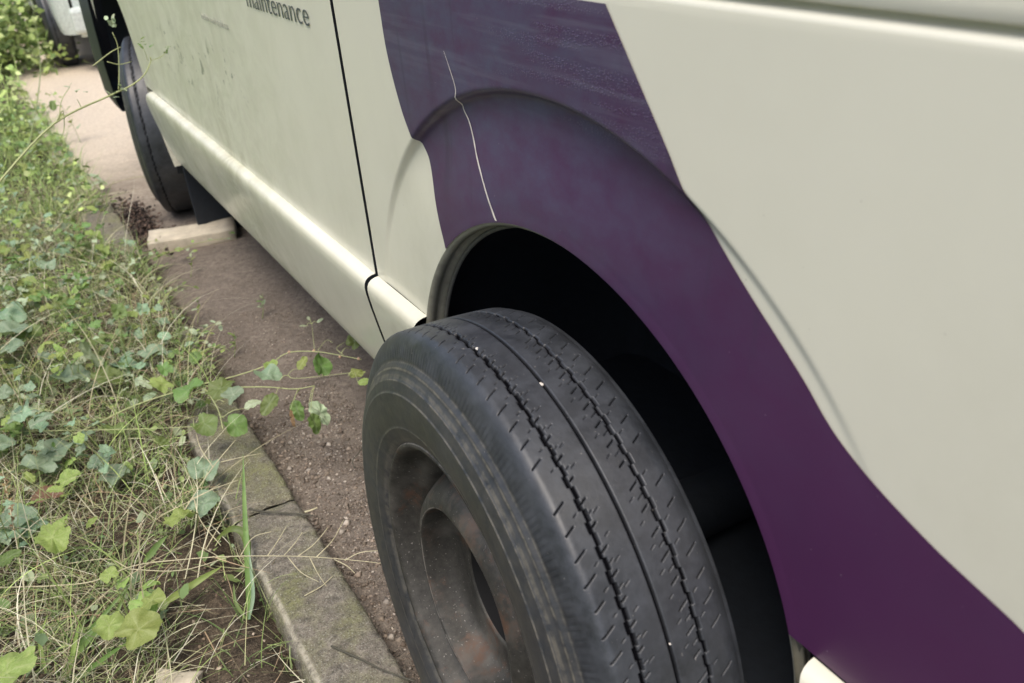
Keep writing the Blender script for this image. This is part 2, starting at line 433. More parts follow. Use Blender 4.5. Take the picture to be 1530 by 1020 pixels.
for i, (a, b) in enumerate([(-2.3, -1.5), (-1.5, -.75), (-.75, .0), (.0, .70), (.70, 1.45), (1.45, 2.2), (2.2, 3.0)]):
    kerb_stone(a, b, i * 7.3)

# ------------------------------------------------------------------ the van
van = empty('van', (0.85, 1.4, 0))
tag(van, 'cream van with sweeping purple stripe over its rear wheel, seen along its side', 'van')
VO = Vector((0.85, 1.4, 0))
def vlink(name, V, F, mat, parent=None, smooth=True, cols=None):
    p = parent or van
    if p is van: V = np.asarray([tuple(v) for v in V], dtype=float) - np.array(VO)
    return link(name, mesh(name, V, F, smooth, cols), mat, p)

AY, AZ, AR = .0332, .3603, .3773       # rear wheel arch: centre and radius
def sstep(t): t = max(0., min(1., t)); return t * t * (3 - 2 * t)
def panel_x(y, z):
    dy, dz = y - AY, z - AZ
    r = math.hypot(dy, dz); phi = math.degrees(math.atan2(abs(dy), dz))
    lim0, lim1 = (42, 84) if dy > 0 else (36, 58)
    A = 1 - sstep((phi - lim0) / (lim1 - lim0))
    x = 0.0
    if r < .530:
        rear_w = 1 - .45 * sstep((phi - 30) / 20) if dy > 0 else 1 - .80 * sstep((phi - 10) / 26)
        step = sstep((.525 - r) / .011)
        ramp = 1 - sstep((.508 - r) / .125) * 1.05
        x = .0135 * (.0 + 1.0 * A) * rear_w * step * (ramp if r < .508 else 1)
    # faint press-work waviness
    x += .0012 * math.sin(y * 3.1 + 1) * math.sin(z * 4.0)
    if r < .392: x -= .0006 * sstep((.392 - r) / .012)
    return x

# rear quarter panel around the arch
ZT = .978
def rect_hit(a, zbot):
    c, s = math.cos(a), math.sin(a); best = 1e9
    if c > 1e-6: best = min(best, (.5655 - AY) / c)
    if c < -1e-6: best = min(best, (-1.12 - AY) / c)
    if s > 1e-6: best = min(best, (ZT - AZ) / s)
    return AY + best * c, AZ + best * s
a0, a1 = math.asin((.497 - AZ) / AR), math.pi - math.asin((.475 - AZ) / AR)
b0, b1 = math.atan2(.497 - AZ, .5655 - AY), math.pi - math.atan2(.475 - AZ, 1.12 + AY)
corner = [math.atan2(ZT - AZ, .5655 - AY), math.atan2(ZT - AZ, -1.12 - AY)]
ts = sorted(list(np.linspace(0, 1, 230)) + [(c - b0) / (b1 - b0) for c in corner])
ss = [0]
for r in np.linspace(.0, 1, 120)[1:]: ss.append(r)
V = []
for t in ts:
    ai = a0 + (a1 - a0) * t; bo = b0 + (b1 - b0) * t
    I = (AY + AR * math.cos(ai), AZ + AR * math.sin(ai)); O = rect_hit(bo, 0)
    L = math.hypot(O[0] - I[0], O[1] - I[1]); near = min(.20, L)
    for s in ss:
        q = (s / .72) * near / L if s < .72 else near / L + (1 - near / L) * (s - .72) / .28
        y = I[0] + (O[0] - I[0]) * q; z = I[1] + (O[1] - I[1]) * q
        V.append((panel_x(y, z), y, z))
qp = vlink('rear_side_panel', V, grid_faces(len(ts), len(ss)), M['paint'])

# gap edge returns: thin inward folds of both panels
def strip(name, pts_a, pts_b, mat, parent=None):
    n = len(pts_a); V = list(pts_a) + list(pts_b); F = [(i, i + 1, n + i + 1, n + i) for i in range(n - 1)]
    return vlink(name, V, F, mat, parent)

# purple stripe: left and right outline as (z, y)
LZ = [(.45, .262), (.50, .265), (.60, .278), (.638, .287), (.698, .312), (.75, .330), (.772, .350), (.812, .374), (.877, .394), (.941, .398), (ZT, .400)]
RZ = [(.475, -1.02), (.52, -.86), (.56, -.72), (.60, -.60), (.64, -.50), (.659, -.435), (.685, -.372), (.703, -.341), (.731, -.309), (.772, -.258), (.810, -.211), (.840, -.177), (.873, -.153), (.918, -.119), (.98, -.072)]
def interp(tab, z):
    # smooth (Catmull-Rom) interpolation
    zs = [a for a, _ in tab]; z = max(zs[0], min(zs[-1], z))
    i = max(0, min(len(tab) - 2, int(np.searchsorted(zs, z)) - 1))
    t = (z - zs[i]) / (zs[i + 1] - zs[i])
    p = [tab[max(i - 1, 0)][1], tab[i][1], tab[i + 1][1], tab[min(i + 2, len(tab) - 1)][1]]
    zz = [zs[max(i - 1, 0)], zs[i], zs[i + 1], zs[min(i + 2, len(tab) - 1)]]
    h = zz[2] - zz[1]; m1 = (p[2] - p[0]) / max(1e-6, zz[2] - zz[0]) * h; m2 = (p[3] - p[1]) / max(1e-6, zz[3] - zz[1]) * h
    return (2*t**3 - 3*t**2 + 1) * p[1] + (t**3 - 2*t**2 + t) * m1 + (-2*t**3 + 3*t**2) * p[2] + (t**3 - t**2) * m2
def arch_y(z, side):
    d = AR * AR - (z - AZ) ** 2
    return AY + side * (math.sqrt(d) if d > 0 else 0)
parts = []
top = AZ + AR
rows = [.4755 + (AZ + AR * math.sin(math.radians(q)) - .4755) * 1 for q in []]
zr = [AZ + AR * math.sin(a) for a in np.linspace(math.asin((.4755 - AZ) / AR), math.pi / 2, 60)] + list(np.linspace(top, ZT, 90)[1:])
nv = 120; Vr = []
for z in zr:
    yl, yr = interp(RZ, z), arch_y(z, -1)
    for k in range(nv):
        y = yl + (yr - yl) * (k / (nv - 1)) ** .8; Vr.append((panel_x(y, z) - .0012, y, z))
parts.append((Vr, [tuple(int(i) for i in f) for f in grid_faces(len(zr), nv)]))
# front part: starts where the arch meets the stripe's front edge
zc = .40
for q in np.linspace(.45, top, 4000):
    if arch_y(q, 1) < interp(LZ, q): zc = q; break
zr2 = [AZ + AR * math.sin(a) for a in np.linspace(math.asin((zc - AZ) / AR), math.pi / 2, 40)] + list(np.linspace(top, ZT, 90)[1:])
Vr = []; nv = 90
for z in zr2:
    yl, yr = arch_y(z, 1), max(interp(LZ, z), arch_y(z, 1) + 1e-5)
    for k in range(nv):
        y = yl + (yr - yl) * k / (nv - 1); Vr.append((panel_x(y, z) - .0012, y, z))
parts.append((Vr, [tuple(int(i) for i in f) for f in grid_faces(len(zr2), nv)]))
V, F = join_geo(parts)
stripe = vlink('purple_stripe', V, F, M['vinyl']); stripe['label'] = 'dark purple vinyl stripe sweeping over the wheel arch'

# the pale scratch down to the arch
def on_panel(px, py):
    q = onx(px, py, 0)
    for _ in range(6): q = onx(px, py, panel_x(q.y, q.z))
    return (q.z, q.y, 1)
sp_ = smooth_path([on_panel(*a) for a in ((665, 75), (675, 105), (683, 135), (694, 158), (703, 180), (710, 208), (715, 235), (728, 285), (743, 329))], 6)
a_, b_ = [], []
for i, q in enumerate(sp_):
    t = i / (len(sp_) - 1); w_ = (.0003 + .0019 * t ** .8) * (1 + .45 * noise.noise(Vector((0, 3, t * 22))))
    z, y = q.x, q.y
    a_.append((panel_x(y - w_, z) - .0020, y - w_, z)); b_.append((panel_x(y + w_, z) - .0020, y + w_, z))
sc = strip('scratch', a_, b_, M['scratch']); sc['label'] = 'thin pale scratch running down to the arch'

# arch lip: rolled edge going inward with a rubber bead
lp = [(.0, .0002, -.0006), (.0, .0030, .0006), (0, .0058, .004), (0, .0065, .010), (0, .0035, .013), (0, .0035, .017), (0, .0075, .020), (0, .0085, .026)]
V = []; na = 150
for i in range(na + 1):
    a = math.radians(-8) + math.radians(196) * i / na
    for (_, dr, dx) in lp:
        r = AR + .0003 - dr; V.append((dx, AY + r * math.cos(a), AZ + r * math.sin(a)))
vlink('arch_lip', V, grid_faces(na + 1, len(lp)), M['lip'])
# second bead: dark seal just inside
V = []
for i in range(na + 1):
    a = math.radians(-8) + math.radians(196) * i / na
    for k in range(7):
        q = 2 * math.pi * k / 6; r = AR - .0105 + .0035 * math.cos(q); V.append((.027 + .0035 * math.sin(q), AY + r * math.cos(a), AZ + r * math.sin(a)))
vlink('arch_seal', V, grid_faces(na + 1, 7), M['seal'])
# wheel housing
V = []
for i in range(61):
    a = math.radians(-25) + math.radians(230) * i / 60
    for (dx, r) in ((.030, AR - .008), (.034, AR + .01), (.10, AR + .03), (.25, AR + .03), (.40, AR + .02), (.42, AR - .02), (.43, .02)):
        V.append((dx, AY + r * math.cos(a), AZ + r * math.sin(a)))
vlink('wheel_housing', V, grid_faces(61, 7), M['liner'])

# sliding door panel and front edge around the front arch
FE = [(.25, 2.35), (.29, 2.395), (.40, 2.485), (.497, 2.488), (.60, 2.51), (.70, 2.55), (.76, 2.60), (.80, 2.67), (.83, 2.77), (.845, 2.90)]
zz = list(np.linspace(.497, .845, 36)) + list(np.linspace(.845, 1.02, 12)[1:]); V = []
ny = 80
for z in zz:
    ye = interp(FE, min(z, .845))
    for k in range(ny + 1):
        y = .5775 + (ye - .5775) * k / ny
        V.append((panel_x(y, z), y, z))
vlink('sliding_door', V, grid_faces(len(zz), ny + 1), M['door'])
# folded edges either side of the door gap
for nm, y0, sgn, mt in (('door_edge', .5775, 1, 'black'), ('pillar_edge', .5655, -1, 'black')):
    A_, B_ = [], []
    for z in np.linspace(.497, ZT, 20): A_.append((panel_x(y0, z), y0, z)); B_.append((.022, y0 + .0015 * sgn, z))
    strip(nm, A_, B_, M[mt])
strip('door_gap_seal', [(.02, .560, .24), (.02, .560, 1.9)], [(.02, .577, .24), (.02, .577, 1.9)], M['black'])
# edge fold of the front arch
A_, B_ = [], []
for z in np.linspace(.25, .845, 40):
    y = interp(FE, z); A_.append((0, y, z)); B_.append((.03, y + .002, z))
strip('front_arch_lip', A_, B_, M['lip'])
# wing over and ahead of the front wheel
AF = [(2.90, .845), (3.05, .83), (3.18, .77), (3.27, .66), (3.30, .60)]
V = []; ysw = np.linspace(2.90, 3.62, 40)
for y in ysw:
    zb = np.interp(y, [a for a, _ in AF] + [3.301, 4], [b for _, b in AF] + [.76, .76])
    for k in range(12): V.append((0.0 + .10 * max(0, (y - 3.35) / .27) ** 2, y, zb + (1.02 - zb) * k / 11))
vlink('front_wing', V, grid_faces(len(ysw), 12), M['door'])

# sill moulding, in two lengths plus the piece behind the wheel
SP = [(.000, .4975), (-.007, .4968), (-.0135, .4945), (-.0185, .4905), (-.0213, .485), (-.0224, .478), (-.0214, .465), (-.0178, .44), (-.0108, .40), (-.0015, .35), (.0075, .305), (.0150, .272), (.0205, .257), (.0260, .2505),
      (.0285, .2475), (.027, .2445), (.031, .240), (.039, .234), (.048, .231), (.066, .236), (.16, .25)]
def sill(name, yA, yB, n, front_round=False, arch_end=None, zoff=0, mat='paint'):
    V = []
    for i in range(n + 1):
        for (x, z) in SP:
            ya, yb = yA, yB
            if arch_end == 'low': ya = arch_y(z, 1) - .001
            if arch_end == 'rear': yb = arch_y(z, -1) + .001 - .036 - .10 * max(0, .47 - z) 
            if front_round: yb = interp(FE, max(.25, min(z, .8))) - (.10 if x > .029 else 0)
            t = i / n
            if front_round: t = 1 - (1 - t) ** 2
            y = ya + (yb - ya) * t
            X, Z = x, z
            if front_round:
                d = (y - (yb - .14)) / .14
                if d > 0:
                    f = math.sqrt(max(0, 1 - min(1, d) ** 2.2))
                    if x < 0: X = x * (.25 + .75 * f)
                    Z = z - (1 - f) * .075 * max(0, (z - .38) / .12)
            V.append((X, y, Z + zoff * (1 if Z > .4 else 0)))
    return vlink(name, V, grid_faces(n + 1, len(SP)), M[mat])
sill('sill', .5775, 2.48, 90, front_round=True, mat='door')
sill('sill', 0, .5652, 24, arch_end='low')
sill('sill', -1.12, 0, 30, arch_end='rear', zoff=-.026)
for y0, sgn in ((.5775, 1), (.5652, -1)):
    A_ = [(x, y0, z) for x, z in SP]; B_ = [(x + .022, y0, z + .002) for x, z in SP]
    strip('sill_end_fold', A_, B_, M['black'])
# jamb behind the gap in the sill
box('sill_jamb', Vector((.045, .568, .37)) - VO, (.035, .03, .22), M['black'], van, .003)
# grey flap hanging at the rear foot of the arch
fp = [(onx(1183, 944, .012)), onx(1196, 985, .014), onx(1202, 1030, .016)]
fq = [(onx(1190, 944, .004)), onx(1205, 978, .022), onx(1214, 1030, .03)]
strip('arch_flap', fp, fq, M['seal'])

# sliding-door rail and upper side
RP = [(.0, .978), (.0, .984), (.0003, .9862), (.0012, .9882), (.0032, .9900), (.0062, .9910), (.0100, .9915), (.0118, .9926), (.0120, .9955), (.0065, .9962), (.0014, .9966), (.0002, .9985), (.0, 1.006), (.000, 1.02), (.002, 1.10), (.02, 1.35), (.06, 1.60), (.10, 1.80)]
V = []
for y in np.linspace(-1.12, .5655, 40):
    for (x, z) in RP: V.append((x + panel_x(y, .978) * (1 - min(1, (z - .978) / .02)), y, z))
vlink('door_rail_panel', V, grid_faces(40, len(RP)), M['paint'])
V = []
for y in np.linspace(.5775, 3.62, 40):
    for (x, z) in [(.0, 1.02), (.002, 1.10), (.02, 1.35), (.06, 1.60), (.10, 1.80)]:
        V.append((x + .10 * max(0, (y - 3.35) / .27) ** 2 + panel_x(y, 1.02) * (z < 1.05), y, z))
vlink('upper_door_panel', V, grid_faces(40, 5), M['door'])
# rest of the shell: roof, far side, back, windscreen, nose, floor
def quad(name, pts, mat): return vlink(name, pts, [tuple(range(len(pts)))], M[mat], smooth=False)
V = []
for y in np.linspace(-1.12, 3.10, 8):
    for t in np.linspace(0, 1, 12):
        V.append((.10 + 1.5 * t, y, 1.80 + .13 * math.sin(math.pi * t) ** .5))
vlink('roof', V, grid_faces(8, 12), M['paint'])
quad('far_side', [(1.7, -1.12, .3), (1.7, 3.62, .3), (1.7, 3.62, 1.0), (1.60, 3.1, 1.8), (1.60, -1.12, 1.8)], 'paint')
V = [(.0, -1.12, .26), (1.7, -1.12, .26), (1.7, -1.12, 1.0), (1.6, -1.12, 1.8), (1.3, -1.12, 1.9), (.85, -1.12, 1.93), (.4, -1.12, 1.9), (.10, -1.12, 1.8), (0, -1.12, 1.0)]
quad('tailgate', V, 'paint')
quad('rear_window', [(.2, -1.125, 1.15), (1.5, -1.125, 1.15), (1.45, -1.125, 1.7), (.25, -1.125, 1.7)], 'glass')
quad('windscreen', [(.12, 3.62, 1.02), (1.6, 3.62, 1.02), (1.5, 3.10, 1.82), (.2, 3.10, 1.82)], 'glass')
quad('nose', [(.10, 3.62, .55), (1.6, 3.62, .55), (1.6, 3.62, 1.02), (.10, 3.62, 1.02)], 'paint')
quad('front_window', [(-.003, 2.75, 1.08), (-.003, 3.45, 1.08), (.085, 3.15, 1.70), (.085, 2.75, 1.70)], 'glass')
quad('floor_pan', [(.06, -1.1, .27), (1.68, -1.1, .27), (1.68, 3.6, .27), (.06, 3.6, .27)], 'liner')
quad('interior_blocker', [(.44, -1.1, .27), (.44, 3.6, .27), (.44, 3.6, .98), (.44, -1.1, .98)], 'liner')  # unseen dark sheet added inside the body as a blocker
# black front bumper wrapping round the corner
V = []
path = [(-.016, 3.30), (-.018, 3.45), (-.014, 3.62), (.002, 3.74), (.035, 3.83), (.09, 3.89), (.20, 3.93), (.85, 3.96), (1.5, 3.93), (1.66, 3.85), (1.71, 3.7), (1.71, 3.3)]
for (x, y) in path:
    cx_, cy_ = .85, 3.3
    for k, z in enumerate((.27, .255, .26, .30, .45, .60, .74, .76, .76)):
        ins = (.10, .05, .012, 0, -.004, 0, .006, .02, .10)[k]
        d = Vector((cx_ - x, cy_ - y)).normalized() if y > 3.5 else Vector((1 if x < .85 else -1, 0))
        V.append((x + d.x * ins, y + d.y * ins, z - (.04 if k < 3 and False else 0)))
vlink('front_bumper', V, grid_faces(len(path), 9), M['black'])
V = []
for i in range(41):
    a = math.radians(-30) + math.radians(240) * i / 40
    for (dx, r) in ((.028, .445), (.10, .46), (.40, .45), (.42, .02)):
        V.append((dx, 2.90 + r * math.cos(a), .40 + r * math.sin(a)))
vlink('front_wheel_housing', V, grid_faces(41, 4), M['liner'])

# lettering on the door
def text(body, y_start, z, h, sx, mat, name):
    cu = bpy.data.curves.new(name, 'FONT'); cu.body = body; cu.size = h; cu.extrude = .0002; cu.offset = -.0005 if h > .04 else 0; cu.align_x = 'RIGHT'
    o = bpy.data.objects.new(name, cu); COL.objects.link(o)
    dg = bpy.context.evaluated_depsgraph_get(); me = bpy.data.meshes.new_from_object(o.evaluated_get(dg)); bpy.data.objects.remove(o)
    me.name = name
    o = link(name, me, M[mat], van); me.materials.clear(); me.materials.append(M[mat])
    # text x -> -Y, text y -> +Z, face -> -X
    Mx = Matrix(((0, 0, -1, -.0016), (-sx, 0, 0, y_start), (0, 1, 0, z), (0, 0, 0, 1)))
    o.matrix_parent_inverse = Matrix(); o.matrix_local = Matrix.Translation(-VO) @ Mx
    return o
text('maintenance', .678, .8795, .053, 1.26, 'letter', 'lettering')
text('hello nail oall.co', 1.19, .819, .020, 1.7, 'faint', 'small_lettering')

# ------------------------------------------------------------------ wheels
def build_tyre(fine=True):
    R0 = .3305
    if fine:
        th = np.concatenate([np.radians(np.linspace(28, 216, 1750)), np.radians(np.linspace(216, 388, 300))[1:-1]])
        nt = 170
    else:
        th = np.radians(np.linspace(0, 360, 241))[:-1]; nt = 40
    half = .0697
    u = np.linspace(-half, half, nt)
    def crown(uu, outer=True):
        a = np.abs(uu)
        return R0 - .0012 * (a / .05) ** 2 - np.where(a > .052, ((a - .052) / .0177) ** 2.2 * np.where(uu < 0, .020, .006), 0)
    prof_u = list(u); prof_r = list(crown(u))
    # outer sidewall, from shoulder to bead (outside = negative u)
    so_ = [(-.0712, .3035), (-.0722, .3005), (-.0722, .2985), (-.0733, .2970), (-.0760, .2935), (-.0775, .2920), (-.0775, .2905), (-.0800, .2875), (-.0825, .2830), (-.0840, .2805), (-.0848, .2800), (-.0850, .2785),
           (-.0868, .2740), (-.0882, .2690), (-.0888, .2660), (-.0896, .2655), (-.0897, .2640), (-.0893, .2600), (-.0895, .2540), (-.0893, .2470), (-.0888, .2400), (-.0880, .2330), (-.0868, .2260), (-.0862, .2235), (-.0866, .2225), (-.0860, .2210), (-.0842, .2150), (-.0815, .2090), (-.0785, .2040), (-.0760, .2005), (-.0730, .1985)]
    si_ = [(.0725, .3225), (.0765, .317), (.0815, .305), (.0865, .287), (.0895, .260), (.088, .235), (.082, .215), (.075, .200), (.070, .196)]
    prof_u = [a for a, b in so_[::-1]] + prof_u + [a for a, b in si_]
    prof_r = [b for a, b in so_[::-1]] + prof_r + [b for a, b in si_]
    no = len(so_)
    PU, PR = np.array(prof_u), np.array(prof_r)
    TH, U = np.meshgrid(th, PU, indexing='ij'); Rr = np.tile(PR, (len(th), 1)).astype(float)
    S = TH * R0
    tread = np.zeros_like(Rr, bool); tread[:, no:no + nt] = True
    dep = np.zeros_like(Rr)
    pitch = 2 * math.pi * R0 / 94; ph = S / pitch; fr = ph - np.floor(ph)
    cell = np.floor(ph).astype(int)
    rr = np.random.default_rng(3).random(200)
    jit = rr[cell % 200]
    def soft(d, w, e=.0007): return np.clip((w - np.abs(d)) / e + .5, 0, 1)
    # grooves: two stepped zigzag ones, one straight
    stp = np.where(fr < .5, .0011, -.0009) + .0010 * (jit - .5)
    wear = .8 + .4 * np.sin(TH * 5)
    dep = np.maximum(dep, .0045 * soft(U + .0323 - stp, .0022 * (.85 + .25 * wear * jit), .0011) * (tread))
    if fine:
        dep = np.maximum(dep, .0040 * soft(U - .0323 + stp, .0019, .0010))
        dep = np.maximum(dep, .0042 * soft(U + .0003, .0015, .0010))
        T = math.tan(math.radians(17))
        def sipes(u0, u1, off, w=.00055, d=.003, mod=1, drop=0.0, slant=-1.9):
            s2 = S - slant * T * (U - (u0 + u1) / 2) - off * pitch
            q = (s2 / pitch) - np.floor(s2 / pitch) - .5
            c2 = np.floor(s2 / pitch).astype(int); j2 = rr[(c2 * 7 + 3) % 200]
            um, uh = (u0 + u1) / 2, (u1 - u0) / 2
            m = soft(q * pitch, w, .0006) * np.clip((uh * (.75 + .4 * j2) - np.abs(U - um)) / .001 + .5, 0, 1) * (j2 >= drop)
            return d * m
        dep = np.maximum(dep, sipes(-.0570, -.0450, .10, .00060, .0032, drop=.08))
        dep = np.maximum(dep, sipes(-.0425, -.0385, .60, .0004, .0020, drop=.25))
        dep = np.maximum(dep, sipes(-.0315, -.0245, .20, .00075, .0035))
        dep = np.maximum(dep, sipes(-.0235, -.0175, .70, .00035, .0018, drop=.2))
        dep = np.maximum(dep, sipes(-.0290, -.0240, .70, .0004, .0020, drop=.3))
        dep = np.maximum(dep, sipes(.0190, .0290, .35, .0007, .0032))
        dep = np.maximum(dep, sipes(.0130, .0180, .85, .0004, .0018, drop=.2))
        dep = np.maximum(dep, sipes(.0220, .0290, .85, .0004, .002, drop=.3))
        dep = np.maximum(dep, sipes(.0455, .0580, .5, .0006, .003, drop=.1))
        dep = np.maximum(dep, sipes(.0380, .0430, .0, .0004, .002, drop=.3))
        # shoulder serration
        p3 = S / (pitch / 3); f3 = np.abs(p3 - np.floor(p3) - .5) * 2
        sh = np.exp(-((U + .0700) / .0028) ** 2)
        dep = np.maximum(dep, .0009 * sh * np.clip((f3 - .45) / .2, 0, 1) * (.3 + .7 * rr[(np.floor(p3).astype(int) * 5) % 200]))
    Rr = Rr - np.where(U < -.0745, 0, dep)
    Y = Rr * np.cos(TH); Z = Rr * np.sin(TH)
    V = np.stack([U, Y, Z], -1).reshape(-1, 3)
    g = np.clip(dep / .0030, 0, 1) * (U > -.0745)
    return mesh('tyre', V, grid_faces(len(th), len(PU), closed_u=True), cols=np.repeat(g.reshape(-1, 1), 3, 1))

def revolve(prof, n=128):
    th = np.linspace(0, 2 * math.pi, n, endpoint=False)
    V = [(u, r * math.cos(a), r * math.sin(a)) for a in th for (r, u) in prof]
    return V, grid_faces(n, len(prof), closed_u=True)

RIMP = [(.1985, -.070), (.2015, -.073), (.2020, -.0765), (.1995, -.0790), (.1960, -.0780), (.1925, -.0735), (.1905, -.067), (.1890, -.058), (.1850, -.050), (.1780, -.0455), (.1725, -.040), (.1690, -.031), (.1670, -.020), (.1655, -.013),
        (.1610, -.018), (.1550, -.032), (.1470, -.047), (.1400, -.057), (.1340, -.0628), (.1280, -.0660), (.1225, -.0680), (.1197, -.0686), (.1180, -.0680), (.1171, -.0650), (.1162, -.056), (.1145, -.045), (.1115, -.0355), (.1060, -.0290), (.0950, -.0255), (.078, -.0250), (.072, -.0265), (.0690, -.0255), (.0680, -.0235)]
def build_wheel(mat4, tyre_me, rubber, name='wheel'):
    V, F = revolve(RIMP)
    V = [((u + (.0015 * noise.noise(Vector((u * 30, y * 14, z * 14))))), y, z) for (u, y, z) in V]
    w_ = link(name, mesh('wheel', V, F), M['rim'], van)
    w_.matrix_local = Matrix.Translation(-VO) @ mat4
    t = link('tyre', tyre_me, rubber, w_)
    V, F = revolve([(.0680, -.0235), (.0672, -.018), (.0665, .02), (.001, .02)], 64)
    link('hub_bore', mesh('hub_bore', V, F), M['bore'], w_)
    V, F = revolve([(.15, .02), (.155, .03), (.155, .085), (.14, .095), (.05, .10), (.04, .30), (.038, .5)], 48)
    link('brake_drum', mesh('brake_drum', V, F), M['liner'], w_)
    return w_
CAMB, TOE = .0487, -.0457
W3 = Matrix.Rotation(TOE, 3, 'Z') @ Matrix.Rotation(CAMB, 3, 'Y')
ctr = Vector((-.1697, 0, .33)) + W3 @ Vector((.0693, 0, 0))
tyre_hi = build_tyre(True)
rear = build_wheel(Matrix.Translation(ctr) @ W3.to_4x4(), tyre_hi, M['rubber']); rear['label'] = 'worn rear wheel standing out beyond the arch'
tyre_lo = build_tyre(False)
fw = build_wheel(Matrix.Translation((.082, 2.87, .272)) @ Matrix.Rotation(math.radians(-15), 4, 'Z'), tyre_lo, M['rubber2']); fw['label'] = 'dusty front wheel'
# wheels on the far side
for y_, z_ in ((0, .33), (2.87, .272)):
    m4 = Matrix.Translation((1.60, y_, z_)) @ Matrix.Rotation(math.pi, 4, 'Z')
    build_wheel(m4, tyre_lo, M['rubber2'])
# little stones stuck in the tread
def stone_on_tyre(px, py, s):
    # where the view ray meets the tyre surface (cylinder test in the wheel frame)
    d = CAM_R @ Vector(((px - 765) / CAM_F, -(py - 510) / CAM_F, -1)); Wi = W3.transposed()
    o_, r_ = Wi @ (CAM_O - ctr), Wi @ d
    a = r_.y ** 2 + r_.z ** 2; b = o_.y * r_.y + o_.z * r_.z; c = o_.y ** 2 + o_.z ** 2 - .329 ** 2
    t = (-b - math.sqrt(b * b - a * c)) / a; q = o_ + r_ * t
    import bmesh
    bm = bmesh.new(); bmesh.ops.create_icosphere(bm, subdivisions=2, radius=s)
    for v in bm.verts: v.co *= 1 + .5 * noise.noise(v.co * 300); 
    bmesh.ops.scale(bm, vec=(1, 1, .7), verts=bm.verts)
    me = bpy.data.meshes.new('stuck_stone'); bm.to_mesh(me); bm.free()
    o = link('stuck_stone', me, M['scratch'], rear); o.location = q
for a in ((713, 521, .0023), (808, 574, .0025), (1001, 962, .0012)): stone_on_tyre(*a)
# leaf spring and bracket seen in the dark of the arch, jacking bracket under the sill
for k in range(3):
    box('leaf_spring', Vector((.18, .0, .20 + .012 * k)) - VO, (.06, .9 - .2 * k, .008), M['liner'], van, .001)
box('jacking_bracket', Vector((.03, .46, .205)) - VO, (.05, .07, .07), M['black'], van, .006)
box('underbody_shade_sheet', Vector((.235, 2.46, .125)) - VO, (.39, .012, .35), M['liner'], van, .003)  # dark sheet added to stand in for shadow under the van

# ------------------------------------------------------------------ plank under the front wheel
pl_me = None
def noisy_box(name, s, mat, amp=.003, sub=5, parent=None, sc=20):
    import bmesh
    bm = bmesh.new(); bmesh.ops.create_cube(bm, size=1)
    bmesh.ops.subdivide_edges(bm, edges=bm.edges[:], cuts=sub, use_grid_fill=True)
    bmesh.ops.scale(bm, vec=s, verts=bm.verts)
    for v in bm.verts:
        n = noise.noise_vector(v.co * sc); v.co += n * amp
    me = bpy.data.meshes.new(name); bm.to_mesh(me); bm.free()
    for p in me.polygons: p.use_smooth = True
    return link(name, me, mat, parent)
pk = noisy_box('wooden_plank', (.30, .13, .045), M['wood'], .006, 8)
pk.location = at(288, 352, .022); pk.rotation_euler = (0, 0, math.radians(-14))
tag(pk, 'short pale wooden plank lying on the dirt behind the front wheel', 'plank')

